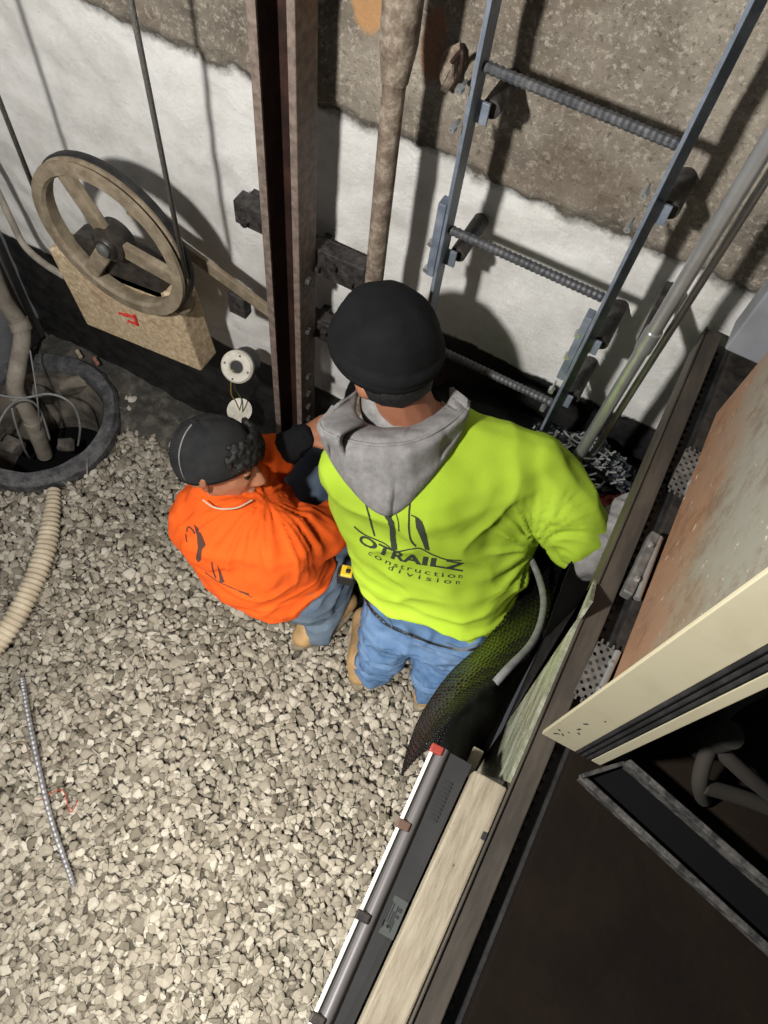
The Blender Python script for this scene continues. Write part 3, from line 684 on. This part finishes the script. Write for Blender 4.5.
MB().tube([(.226, .574, 1.316), (.224, .69, 1.316)], .006, 12).obj('guide_roller', 'galv', sg, smooth='auto')
MB().lim(.208, .222, .60, .66, 1.27, 1.305, .001).obj('foot', 'dark_metal', sg)
for y in (.60, .665): MB().lathe([(.001, .006), (.004, .005), (.0045, 0)], (.214, y, 1.323), 'Z', 8).obj('bolt', 'galv', sg)

# ---------------------------------------------------------------- landing door, open, seen edge-on
ld = thing('elevator_door', (.25, .6, 1.31), 'open cream landing door leaf with a rusty brown back, seen on its edge', 'door')
MB().lim(.236, .247, .335, .971, 1.315, 2.75, .001).obj('back_panel', 'door_back', ld)
MB().lim(.247, .262, .335, .971, 1.315, 2.75, .001).obj('front_panel', 'cream', ld)
MB().lim(.176, .226, .323, .329, 1.308, 2.75, .001).obj('edge_flange', 'cream', ld)
MB().lim(.2495, .263, .323, .334, 1.308, 2.75, .001).obj('edge_strip', 'cream', ld)
b = MB().lim(.225, .250, .326, .35, 1.306, 2.75, .001)
for k in range(3): b.tube([(.2295+k*.008, .325, 1.306), (.2295+k*.008, .325, 2.75)], .0034, 8)
b.obj('gasket', 'black_rubber', ld, smooth='auto')
for k, (x, z) in enumerate([(.196, 1.37), (.205, 1.385), (.199, 1.43), (.19, 1.345), (.194, 1.35), (.187, 1.34), (.21, 1.47), (.186, 1.36), (.2, 1.40)]):
    MB().box((x, .3225, z), (.002+.003*(k % 3), .0006, .002), Matrix.Rotation(k, 3, 'Y')).obj('scuff', 'ink', ld)
MB().lim(.2355, .2359, .34, .966, 2.6, 2.7).obj('top_band', 'dark_metal', ld)

# ---------------------------------------------------------------- dark things on the landing
mt = thing('threshold_frame', P(660, 860, 1.3), 'black open tray with two worn grey metal edges on the dark landing floor', 'tray')
def strip(p, q, w, h, name, mat):
    d = q-p; a = math.atan2(d.y, d.x); MB().box((p+q)/2+Vector((0, 0, h/2)), (d.length, w, h), Matrix.Rotation(a, 3, 'Z'), .0015).obj(name, mat, mt)
e0, e1 = P(578, 778, 1.31), P(800, 982, 1.31); f0, f1 = P(622, 764, 1.32), P(800, 920, 1.32)
M['worn'] = simple('worn_grey_edge', (38, 37, 36), .7, .1, c2=(88, 86, 82), scale=60, bump=.3)
strip(e0, e1, .009, .016, 'front_edge', 'worn'); strip(f0, f1, .009, .024, 'rear_edge', 'worn')
strip(e0, f0, .006, .016, 'end_edge', 'worn')
b = MB(); vs = [b.bm.verts.new(p) for p in (e0, e1, f1, f0)]; b.bm.faces.new(vs); b.obj('tray_bottom', 'hole', mt, solid=.004)
ch = thing('swivel_chair_base', P(730, 770, 1.3), 'dusty curved chair legs standing in the dark behind the cream door edge', 'chair base')
hubp = P(712, 742, 1.37)
for q in ([hubp, P(703, 765, 1.36), P(700, 785, 1.34), P(704, 800, 1.302)], [hubp, P(730, 760, 1.36), P(750, 778, 1.345), P(775, 798, 1.32)], [P(702, 786, 1.34), P(725, 792, 1.33), P(750, 800, 1.32), P(780, 812, 1.305)], [hubp, P(722, 715, 1.38), P(740, 700, 1.36), P(760, 690, 1.31)]):
    MB().tube(bez(q, 8), .0105, 12).obj('leg', 'chair', ch, smooth=True)
MB().lathe([(.001, -.05), (.016, -.05), (.018, .04), (.001, .045)], hubp+Vector((.004, .004, 0)), 'Z', 20).obj('hub', 'chair', ch, smooth='auto')

# ================================================================ PEOPLE
def frame(fwd, up=(0, 0, 1)):
    f = Vector(fwd).normalized(); u = Vector(up); u = (u-f*u.dot(f)).normalized(); r = f.cross(u); return Matrix((r, f, u)).transposed()   # columns: right, forward, up
def head_groups(c, fr, k=1.0):
    return [[((Vector(q[0])-Vector(c))*k+Vector(c), (tuple(x*k for x in q[1]) if hasattr(q[1], '__len__') else q[1]*k), *q[2:]) for q in g] for g in head_groups_(c, fr)]
def head_groups_(c, fr):
    c = Vector(c); L_ = lambda x, y, z: c+fr @ Vector((x, y, z))
    g = [[(L_(0, -.005, .02), (.074, .094, .086), fr)],
         [(L_(0, .035, -.015), (.062, .056, .062), fr), (L_(0, .05, -.075), (.034, .028, .026), fr), (L_(.04, .0, -.06), .022), (L_(-.04, .0, -.06), .022)],
         [(L_(0, .088, .008), (.007, .008, .008), fr), (L_(0, .106, -.026), (.010, .010, .009), fr), (L_(.012, .092, -.03), .007), (L_(-.012, .092, -.03), .007)],
         [(L_(.03, .078, .022), (.022, .010, .008), fr), (L_(-.03, .078, .022), (.022, .010, .008), fr)],
         [(L_(.014, .085, -.052), (.013, .009, .006), fr), (L_(-.014, .085, -.052), (.013, .009, .006), fr)],
         [(L_(.012, .082, -.062), (.013, .009, .006), fr), (L_(-.012, .082, -.062), (.013, .009, .006), fr)]]
    for s in (-1, 1):
        ef = fr @ Matrix.Rotation(s*-.35, 3, 'Z')
        g.append([(L_(s*.078, -.012, .004), (.007, .018, .018), ef), (L_(s*.076, -.006, -.022), (.006, .010, .012), ef)])
        g.append([(L_(s*.084, -.016, .006), (.004, .020, .022), ef)])
    return g
def hand_groups(wrist, palm_dir, normal, side, curl=.5, s=1.0):
    """palm + five separate fingers; palm_dir along the fingers, normal = back of the hand, side=+1 thumb towards +x of frame"""
    f = Vector(palm_dir).normalized(); n = Vector(normal); n = (n-f*n.dot(f)).normalized(); r = f.cross(n)*side
    W = Vector(wrist); A_ = lambda x, y, z: W+(r*x+f*y+n*z)*s
    g = [[(A_(0, .0, 0), .026*s), (A_(.022, .075, 0), .013*s), (A_(-.024, .07, 0), .012*s), (A_(.02, .03, -.004), .016*s)]]
    tips = []
    for x, l1, l2, l3, rr in ((.028, .040, .026, .02, .0088), (.0095, .044, .029, .021, .0092), (-.0095, .041, .027, .02, .0088), (-.027, .032, .021, .018, .0078)):
        p = A_(x, .072, 0); a = .15+curl*.6; pts = [p]
        for l in (l1, l2, l3):
            p = p+(f*math.cos(a)-n*math.sin(a))*l*s; pts.append(p); a += curl*.95
        for i in range(3): g.append([(pts[i], (rr-i*.0007)*s), (pts[i+1], (rr-.0007-i*.0007)*s)])
        tips.append((pts[3], rr))
    p0 = A_(.022, .018, -.004); p1 = A_(.048, .045, -.012); p2 = A_(.052, .073, -.02-.012*curl); p3 = A_(.045, .096, -.028-.018*curl)
    g += [[(p0, .014*s), (p1, .0115*s)], [(p1, .0115*s), (p2, .0102*s)], [(p2, .0102*s), (p3, .0085*s)]]
    return g
def limb(*pr): return [[pr[i], pr[i+1]] for i in range(len(pr)-1)]

# ---------- worker in the yellow shirt
wy = thing('person', P(395, 680, 0), 'worker in lime-yellow shirt, grey hood and black beanie, crouching with back turned', 'person')
hc = P(386, 350, 1.19); ffr = frame(Vector((-.35, .85, -.55)), (0, .45, 1))
ffr = frame(Vector((-.72, .55, -.55)), (-.30, .30, 1))
neck = P(412, 420, 1.04); shL = P(352, 472, .99); shR = P(535, 468, .99)
hipL, hipR = P(402, 612, .60), P(462, 628, .60)
kneL, kneR = hipL+Vector((-.06, .17, -.16)), hipR+Vector((.02, .17, -.16))
ankL, ankR = P(374, 668, .09), P(431, 684, .09)
elR = P(592, 549, .90); wrR = Vector((.27, 1.0, .965))
elL = shL+Vector((-.05, .15, -.20)); wrL = elL+Vector((.0, .13, .10))
G = head_groups(hc, ffr, 1.12)
G += [[(hc+ffr @ Vector((0, -.035, -.05)), .056), (neck, .062)]]
G += [[(neck, .058), (shL, .05), (shR, .05), (P(430, 500, .93), .06)], [(shL, .045), (shR, .045), (hipL, .07), (hipR, .07)]]
G += limb((shR, .05), (elR, .042), (wrR, .03)); G += limb((shL, .05), (elL, .042), (wrL, .03))
G += limb((hipR, .07), (kneR, .055), (ankR, .04)); G += limb((hipL, .07), (kneL, .055), (ankL, .04))
for a_ in (ankL, ankR):
    G += [[(a_+Vector((0, 0, -.045)), .035), (a_+Vector((-.02, .12, -.06)), .025)]]
G += hand_groups(wrR, (.4, .6, -.1), (0.1, .1, 1), -1, .6); G += hand_groups(wrL, (.1, 1, .1), (0, -.1, 1), 1, .9)
bd_ = link('body', remesh(hulls(*G), .0048, 3, .5), 'skin', wy)
for s_ in (-1, 1): MB().hull(sph(hc+ffr @ Vector((s_*.033, .094, .005)), (.012, .007, .005), ffr)).obj('eye', 'eye', bd_, smooth=True)
# shirt
mid = P(440, 530, .90)
def fold_y(c):
    arm = max(0, 1-(c-P(535, 545, .88)).length/.17); left = max(0, 1-(c-P(360, 560, .75)).length/.2)
    d = c-P(535, 548, .88); ang = math.atan2(d.y, d.x)
    w = .015*min(1, arm*1.6)*min(1, d.length/.10)*ridge(Vector((ang*2.2, d.length*1.2, 0)), (1.9, 1.6, 1), 4)
    low = max(0, min(1, (.85-c.z)/.2))
    return w+.014*low*ridge(c, (4, 4, 15), 1)+.010*ridge(c, (6, 4, 9), 3)+.004*noise.noise(c*22)-.006+.006*left+.006
S = [[(neck+Vector((0, -.01, -.02)), .07), (shL, .066), (shR, .070), (P(430, 505, .97), .09)],
     [(shL, .066), (shR, .068), (P(430, 505, .96), .095), (P(407, 584, .66), .096), (P(466, 603, .66), .100)],
     [(P(407, 584, .66), .096), (P(466, 603, .66), .100), (P(411, 603, .59), .094), (P(463, 612, .585), .100)],
     [(shR, .075), (shR.lerp(elR, .5), .076), (shR.lerp(elR, .78), .072)],
     [(shL, .068), (shL.lerp(elL, .7), .062)]]
sh_me = remesh(hulls(*S), .006, 9, .6, fold_y)
shirt = link('shirt', sh_me, 'yellow', wy)
# grey under-sleeves (sweatshirt)
GS = limb((shR.lerp(elR, .6), .055), (elR, .066), (elR.lerp(wrR, .4), .060), (wrR, .046))
link('sleeve', remesh(hulls(*GS), .006, 4, .6, lambda c: .008*ridge(c, (10, 26, 10), 2)), 'hood', wy)
GS = limb((shL.lerp(elL, .6), .058), (elL, .052), (wrL, .040))
link('sleeve', remesh(hulls(*GS), .006, 4, .6, lambda c: .006*ridge(c, (10, 26, 10), 5)), 'hood', wy)
# hood lying on the back: collar, rolled rim and a pouch that ends in a point
bvs = BVHTree.FromPolygons([v.co for v in sh_me.vertices], [p.vertices[:] for p in sh_me.polygons])
def lay(px, py, z0, off):
    d = ray(px, py).normalized(); hit, nrm, idx, dist = bvs.ray_cast(Vector((0, 0, H)), d)
    p = P(px, py, z0)
    if hit is not None and hit.z > p.z-.12: p = hit if hit.z > z0-.02 else hit.lerp(p, .5)
    return p-d*off
c0 = [(356, 392, 1.08), (352, 412, 1.09), (366, 426, 1.10), (398, 430, 1.11), (430, 420, 1.10), (450, 404, 1.09), (452, 388, 1.08)]
c1 = [(338, 404, 1.09), (321, 424, 1.09), (346, 438, 1.13), (388, 443, 1.14), (428, 434, 1.13), (462, 412, 1.10), (466, 398, 1.09)]
c2 = [(332, 410, 1.05), (322, 436, 1.07), (350, 462, 1.09), (392, 470, 1.10), (428, 454, 1.10), (462, 424, 1.08), (468, 404, 1.07)]
c3 = [(330, 414, 1.02), (326, 446, 1.05), (352, 486, 1.05), (388, 512, 1.04), (424, 484, 1.05), (456, 440, 1.06), (468, 408, 1.05)]
def hood_row(c, off, n=10):
    pts = bez([Vector((x, y, z)) for x, y, z in c], n); return [lay(q.x, q.y, q.z, off) for q in pts]
hr = [hood_row(c0, -.03), hood_row(c0, .012), hood_row(c1, .036), hood_row(c2, .034), hood_row(c3, .006), hood_row(c3, -.02)]
def hoodf(u, v):
    n = len(hr[0])-1; i = min(int(u*n), n-1); f = u*n-i; p = [r[i].lerp(r[i+1], f) for r in hr]; m_ = len(p)-1
    t_ = v*m_; k = min(int(t_), m_-1); t_ -= k; a = p[max(k-1, 0)]; b, c = p[k], p[k+1]; d = p[min(k+2, m_)]
    q = .5*((2*b)+(c-a)*t_+(2*a-5*b+4*c-d)*t_*t_+(3*b-a-3*c+d)*t_**3)
    w = math.sin(min(1, max(0, (v-.35)/.5))*PI)
    q.z += .010*w*math.sin(v*26+3*noise.noise(Vector((u*3, 1, 2))))*(.6+.4*noise.noise(Vector((u*5, v*3, 0))))+.004*noise.noise(q*30)
    return q
ho = MB().grid(hoodf, 120, 70).obj('hood', 'hood', wy, smooth=True, solid=.008)
MB().tube([hoodf(i/80, .42)+Vector((0, -.001, .004)) for i in range(81)], .0035, 8).obj('hood_seam', 'hood', ho, smooth=True)
# jeans
J = [[(hipL, .098), (hipR, .098), (P(402, 600, .64), .072), (P(458, 612, .64), .072)]]
J += [[(hipL, .094), (kneL, .075)], [(hipR, .094), (kneR, .075)], [(kneL, .075), (ankL, .058)], [(kneR, .075), (ankR, .058)],
      [(hipL, .085), (P(384, 650, .28), .062), (ankL, .054)], [(hipR, .085), (P(436, 662, .28), .062), (ankR, .054)]]
jm = remesh(hulls(*J), .006, 3, .6, lambda c: .016*ridge(c, (6, 6, 17), 8)+.009*ridge(c, (14, 12, 24), 3)-.008)
jn = link('jeans', jm, 'denim', wy)
bvh_j = BVHTree.FromObject(jn, bpy.context.evaluated_depsgraph_get()) if False else None
def boot(a, fwd, parent, s=1.0):
    f = Vector(fwd).normalized(); a = Vector(a); base = Vector((a.x, a.y, 0.012))
    g = [[(a+Vector((0, 0, .0)), .046*s), (base-f*.03+Vector((0, 0, .045)), .038*s)], [(base-f*.03+Vector((0, 0, .042)), .036*s), (base+f*.15+Vector((0, 0, .04)), .038*s)], [(a, .045*s), (base+f*.10+Vector((0, 0, .05)), .036*s)]]
    bo = link('boot', remesh(hulls(*g), .006, 4, .6), 'boot', parent)
    b = MB(); n = 20; r_v = Vector((f.y, -f.x, 0)); pts = []
    for k in range(n):
        t_ = 2*PI*k/n; y = math.cos(t_); x = math.sin(t_); pts.append(base+f*(.06+y*.135)+r_v*x*(.048 if y > 0 else .040))
    b.hull([p+Vector((0, 0, z)) for p in pts for z in (-.008, .014)]); b.obj('sole', 'sole', bo)
    return bo
boot(ankL+Vector((-.045, -.0, 0)), (-.45, 1, 0), wy); boot(ankR+Vector((.0, -.0, 0)), (.05, 1, 0), wy)
# beanie
def beanie(c, fr, rx, ry, rz, tilt, parent, mat, seed, low=-.30):
    b = MB(); R = fr @ Matrix.Rotation(tilt, 3, 'X')
    def fn(u, v):
        a = 2*PI*u; t_ = PI/2-(PI/2-low)*v; k = 1+.010*math.sin(a*7+seed)*math.sin(v*PI)**2+.012*v*noise.noise(Vector((math.cos(a)*3, math.sin(a)*3, v*5+seed)))+.012*v*ridge(Vector((math.cos(a)*2, math.sin(a)*2, v*5)), (1, 1, 2.2), seed)
        fv = (v-.76)/.24
        if fv > 0: k += .055*math.sin(min(1, fv*1.15)*PI)**.5-.02*(abs(fv-.5) < .06)
        return c+R @ Vector((rx*k*math.cos(t_)*math.cos(a), ry*k*math.cos(t_)*math.sin(a), rz*k*math.sin(t_)))
    b.grid(fn, 96, 48)
    return b.obj('beanie', mat, parent, smooth=True, solid=.004)
bn = beanie(hc+ffr @ Vector((0, -.006, .018)), ffr, .103, .115, .110, .42, wy, 'beanie', 1, -.26)
# short hair showing under the beanie
MB().hull(sph(hc+ffr @ Vector((0, -.050, -.045)), (.072, .058, .052), ffr)).obj('hair', 'hair', wy, smooth=True)
link('sweatshirt_collar', remesh(hulls([(P(404, 418, 1.045), .078), (P(392, 405, 1.06), .070)]), .005, 4, .6), 'hood', wy)

# prints on the shirts: every vertex is dropped onto the cloth
def on_cloth(me_obj_mesh, name, polys, mat, parent, lift=.0012):
    bv = BVHTree.FromPolygons([v.co for v in me_obj_mesh.vertices], [p.vertices[:] for p in me_obj_mesh.polygons])
    b = bmesh.new()
    for poly in polys:
        vs = [b.verts.new((x, y, 0)) for x, y in poly]
        if len(vs) > 2: b.faces.new(vs)
    bmesh.ops.triangulate(b, faces=b.faces[:])
    for _ in range(4):
        es = [e for e in b.edges if e.calc_length() > 3.0]
        if not es: break
        bmesh.ops.subdivide_edges(b, edges=es, cuts=1); bmesh.ops.triangulate(b, faces=b.faces[:])
    cam_p = Vector((0, 0, H)); dead = []
    for v in b.verts:
        d = ray(v.co.x, v.co.y).normalized(); hit, nrm, idx, dist = bv.ray_cast(cam_p, d)
        if hit is None: dead.append(v)
        else:
            if nrm.dot(d) > 0: nrm = -nrm
            v.co = hit+nrm*lift
    bmesh.ops.delete(b, geom=dead, context='VERTS')
    me = bpy.data.meshes.new(name); b.to_mesh(me); b.free(); return link(name, me, mat, parent)
def text_polys(txt, size=1.0, bold=0.0, shear=0, space=1.0):
    cu = bpy.data.curves.new('t', 'FONT'); cu.body = txt; cu.size = size; cu.offset = bold; cu.shear = shear; cu.resolution_u = 3; cu.space_character = space
    o = bpy.data.objects.new('t', cu); C.objects.link(o); dg = bpy.context.evaluated_depsgraph_get()
    me = bpy.data.meshes.new_from_object(o.evaluated_get(dg)); bpy.data.objects.remove(o)
    polys = [[(me.vertices[i].co.x, me.vertices[i].co.y) for i in p.vertices] for p in me.polygons]
    w = max(x for p in polys for x, y in p); x0 = min(x for p in polys for x, y in p)
    return [[((x-x0)/(w-x0), y) for x, y in p] for p in polys]
def place(polys, base, hgt):
    """u runs along the base curve (list of pixels), v is up by hgt pixels"""
    bz = bez([Vector((x, y, 0)) for x, y in base], 12)
    out = []
    for p in polys:
        q = []
        for u, v in p:
            t_ = min(max(u, 0), 1)*(len(bz)-1); i = min(int(t_), len(bz)-2); c = bz[i].lerp(bz[i+1], t_-i); d = (bz[i+1]-bz[i]).normalized(); n = Vector((d.y, -d.x, 0))
            n = (n+Vector((.05, -.1, 0))).normalized(); c = c+n*v*hgt; q.append((c.x, c.y))
        out.append(q)
    return out
def ribbon(pts, w):
    bz = bez([Vector((x, y, 0)) for x, y in pts], 6); n = len(bz); out = []
    ws = [w*(.75+.35*noise.noise(Vector((i*.9, pts[0][0], 0)))) for i in range(n)] if w > 2 else [w]*n
    for i in range(n-1):
        d = (bz[i+1]-bz[i]).normalized(); nn = Vector((-d.y, d.x, 0))
        a, b, c, e = bz[i]+nn*ws[i]/2, bz[i+1]+nn*ws[i+1]/2, bz[i+1]-nn*ws[i+1]/2, bz[i]-nn*ws[i]/2
        out.append([(a.x, a.y), (b.x, b.y), (c.x, c.y), (e.x, e.y)])
    return out
LG = ribbon([(366, 504), (370, 518), (372, 526), (375, 536)], 2.2)+ribbon([(386, 512), (392, 525), (393, 538), (395, 550)], 7.5)+ribbon([(395, 511), (398, 520), (399, 531)], 1.0)
LG += ribbon([(410, 503), (409, 515), (409, 530), (411, 540), (416, 546)], 1.8)+ribbon([(411, 515), (419, 519), (424, 528), (429, 550)], 1.2)+[[(415, 517), (422, 521), (425, 530), (429, 550), (425, 549), (420, 536), (416, 527)]]
LG += ribbon([(354, 526), (364, 534), (384, 543), (396, 551), (410, 549), (420, 548), (432, 554), (446, 559), (461, 560)], 1.3)
BT = [(358, 541), (376, 551), (395, 559), (414, 563), (440, 567), (463, 571)]
on_cloth(sh_me, 'shirt_print', LG, 'print', shirt)
on_cloth(sh_me, 'shirt_lettering', place(text_polys('OTRAILZ', 1, .03), BT, 12), 'print', shirt)
on_cloth(sh_me, 'shirt_lettering', place(text_polys('construction', 1, .0, 0, 1.3), [(368, 554), (390, 565), (412, 571), (438, 576), (462, 578)], 7), 'print', shirt)
on_cloth(sh_me, 'shirt_lettering', place(text_polys('division', 1, .0, 0, 1.5), [(388, 569), (412, 577), (438, 582), (459, 584)], 7), 'print', shirt)
on_cloth(jm, 'belt', ribbon([(363, 585), (368, 604), (384, 622), (408, 634), (440, 646), (470, 650), (492, 638)], 3.0), 'tape_k', jn, .002)
on_cloth(jm, 'back_pocket', ribbon([(377, 596), (383, 612), (390, 622), (392, 628)], 2.2)+ribbon([(446, 643), (462, 649), (478, 644)], 2.0), 'denim2', jn, .002)

# ---------- worker in the orange shirt
wo = thing('person', P(310, 640, 0), 'worker in an orange T-shirt and dark cap, squatting on the gravel and facing right', 'person')
oh = P(220, 462, .71); ofr = frame(Vector((.93, .22, .02)), (-.28, .28, 1))
onk = P(224, 494, .62); osR = P(278, 545, .57)
osL = P(238, 470, .56)
ohL, ohR = P(288, 560, .22), P(308, 592, .20)
okR = ohR+Vector((.02, .26, .16)); okL = ohL+Vector((-.06, .28, .18)); oaR = P(318, 628, .08); oaL = oaR+Vector((-.10, .16, .0))
oeR = P(330, 528, .46); owR = oeR+Vector((.03, .22, .06))
oeL = P(282, 458, .62); owL = P(300, 440, .68)
oeL = P(278, 455, .58); owL = P(303, 437, .66)
G = head_groups(oh, ofr, 1.05)
G += [[(oh+ofr @ Vector((0, -.03, -.05)), .054), (onk, .06)]]
G += [[(onk, .058), (osL, .05), (osR, .05), (P(235, 535, .48), .06)], [(osL, .05), (osR, .05), (ohL, .07), (ohR, .07)]]
G += limb((osR, .05), (oeR, .040), (owR, .03)); G += limb((osL, .05), (oeL, .041), (owL, .03))
G += limb((ohR, .07), (okR, .055), (oaR, .04)); G += limb((ohL, .07), (okL, .055), (oaL, .04))
for a_ in (oaL, oaR): G += [[(a_+Vector((0, 0, -.04)), .034), (a_+Vector((.02, .11, -.05)), .025)]]
hd = (Vector((-.60, .96, .74))-owL).normalized()
G += hand_groups(owL, (.55, .8, .15), (-.1, -.25, 1), 1, .55, 1.0); G += hand_groups(owR, (0, 1, .2), (0, -.1, 1), -1, .8)
bo_ = link('body', remesh(hulls(*G), .0045, 3, .5), 'skin', wo)
for s_ in (-1, 1): MB().hull(sph(oh+ofr @ Vector((s_*.03, .082, .005)), (.012, .007, .005), ofr)).obj('eye', 'eye', bo_, smooth=True)
def fold_o(c):
    d = c-P(265, 505, .62); ang = math.atan2(d.y, d.x); k = max(0, 1-d.length/.28)
    return .020*k*min(1, d.length/.10)*ridge(Vector((ang*1.7, d.length, 0)), (2.2, 1.5, 1), 7)+.009*ridge(c, (6, 6, 9), 9)+.003*noise.noise(c*22)+.010*max(0, min(1, (.42-c.z)/.2))*ridge(c, (5, 5, 18), 2)
S = [[(onk+Vector((-.01, -.01, .0)), .066), (osL, .072), (osR, .076), (P(218, 530, .53), .105)],
     [(osL, .074), (osR, .082), (P(214, 520, .51), .115), (P(250, 565, .36), .13), (P(297, 563, .30), .115)],
     [(P(250, 565, .36), .13), (P(297, 563, .30), .115), (P(278, 582, .27), .112), (P(198, 508, .56), .062)],
     [(osR, .080), (osR.lerp(oeR, .6), .074), (oeR, .066)], [(oeR, .066), (oeR.lerp(owR, .1), .062)],
     [(osL, .068), (osL.lerp(oeL, .85), .062)]]
so_me = remesh(hulls(*S), .006, 8, .6, fold_o)
so = link('shirt', so_me, 'orange', wo)
OP = ribbon([(187, 532), (188, 527), (192, 529), (195, 534)], 1.4)+[[(194, 524), (198, 528), (203, 537), (206, 545), (203, 541), (200, 540), (202, 550), (201, 560), (198, 562), (196, 558), (198, 548), (197, 536)]]
OP += ribbon([(212, 562), (213, 570), (216, 578)], 1.6)+[[(217, 564), (221, 572), (225, 582), (220, 583), (219, 574)]]+ribbon([(205, 572), (216, 580), (228, 586), (240, 591), (252, 597)], .9)+ribbon([(239, 591), (249, 594)], 1.6)+ribbon([(186, 534), (187, 542)], 1.2)
on_cloth(so_me, 'shirt_print', OP, 'print2', so)
link('sleeve', remesh(hulls(*limb((osL.lerp(oeL, .7), .049), (oeL, .047), (owL, .036))), .005, 3, .6, lambda c: .005*ridge(c, (20, 20, 20), 3)), 'sleeve', wo)
link('sleeve', remesh(hulls(*limb((oeR.lerp(owR, .1), .05), (owR, .036))), .005, 3, .6), 'sleeve', wo)
J = [[(ohL, .095), (ohR, .1), (P(292, 575, .28), .09)], [(ohR, .095), (okR, .078)], [(ohL, .095), (okL, .078)], [(okR, .075), (oaR, .058)], [(okL, .075), (oaL, .058)]]
link('jeans', remesh(hulls(*J), .006, 4, .6, lambda c: .010*ridge(c, (8, 8, 15), 8)-.004), 'denim2', wo)
boot(oaR+Vector((-.02, -.01, 0)), (.35, 1, 0), wo); boot(oaL, (.1, 1, 0), wo)
# cap: dome, brim, grey seam; hair at the front
b = MB()
def capf(u, v):
    a = 2*PI*u; t_ = PI/2-(PI/2+.22)*v; k = 1+.012*math.sin(a*6)*(1-v)+.012*noise.noise(Vector((math.cos(a)*4, math.sin(a)*4, v*6)))
    return oh+ofr @ (Matrix.Rotation(.38, 3, 'X') @ Vector((.092*k*math.cos(t_)*math.cos(a), .108*k*math.cos(t_)*math.sin(a)-.008, .104*k*math.sin(t_)+.022)))
b.grid(capf, 72, 36); cp_ = b.obj('cap', 'cap', wo, smooth=True, solid=.003)
MB().tube([capf(.93, .12+i*.82/24) + ofr @ Vector((0, 0, .002)) for i in range(25)], .0022, 6).obj('seam', 'hood', cp_)
MB().tube([capf(i/60, .97) for i in range(61)], .003, 6).obj('band', 'beanie', cp_)
hm = MB()
for k in range(190):
    a = random.uniform(-1.1, 1.1); t_ = random.uniform(.0, .75)
    c = oh+ofr @ Vector((.088*math.sin(a)*math.cos(t_), .100*math.cos(a)*math.cos(t_)+.002, .045+.085*math.sin(t_)))
    hm.hull(sph(c, random.uniform(.006, .011)))
link('hair', remesh(hm, .003, 1, .3), 'hair', wo)
MB().tube(bez([P(203, 500, .70), P(216, 508, .705), P(236, 508, .70), P(252, 500, .69)], 6), .002, 6).obj('neck_chain', 'strap', wo)
# tape measure on his hip
tm = thing('tape_measure', P(346, 575, .36), 'black and yellow tape measure between the two workers', 'tape measure')
b = MB().box(P(347, 576, .36), (.055, .04, .06), Matrix.Rotation(.3, 3, 'Z'), .01); b.obj('case', 'tape_k', tm)
MB().box(P(347, 572, .385), (.034, .034, .02), Matrix.Rotation(.3, 3, 'Z'), .004).obj('yellow_face', 'tape_y', tm)
MB().box(P(348, 571, .40), (.012, .012, .008), Matrix.Rotation(.3, 3, 'Z'), .002).obj('lock_button', 'tape_k', tm)

# ================================================================ LIGHT
def lamp(name, loc, e, r, col=(1, .95, .87), target=None, spot=None, blend=.5):
    l = bpy.data.lights.new(name, 'SPOT' if spot else 'POINT'); l.energy = e; l.shadow_soft_size = r; l.color = col
    o = bpy.data.objects.new(name, l); C.objects.link(o); o.location = loc
    if spot:
        l.spot_size = spot; l.spot_blend = blend; o.rotation_euler = (Vector(target)-Vector(loc)).to_track_quat('-Z', 'Y').to_euler()
    return o
lamp('work_light', (-.72, -.30, 2.38), 185, .055, (1, .97, .93))
lamp('gravel_fill_spot', (-.14, -.34, 1.27), 140, .09, (1, .95, .85), (-.13, .06, 0), math.radians(112), 1.0)  # unseen spot added to brighten the gravel, its cone kept off the wall
w = bpy.data.worlds.new('world'); bpy.context.scene.world = w; w.use_nodes = True
w.node_tree.nodes['Background'].inputs[0].default_value = (.9, .93, 1, 1); w.node_tree.nodes['Background'].inputs[1].default_value = .07
vs_ = bpy.context.scene.view_settings; vs_.view_transform = 'Standard'; vs_.look = 'None'; vs_.gamma = 1; vs_.exposure = 0; vs_.use_curve_mapping = False
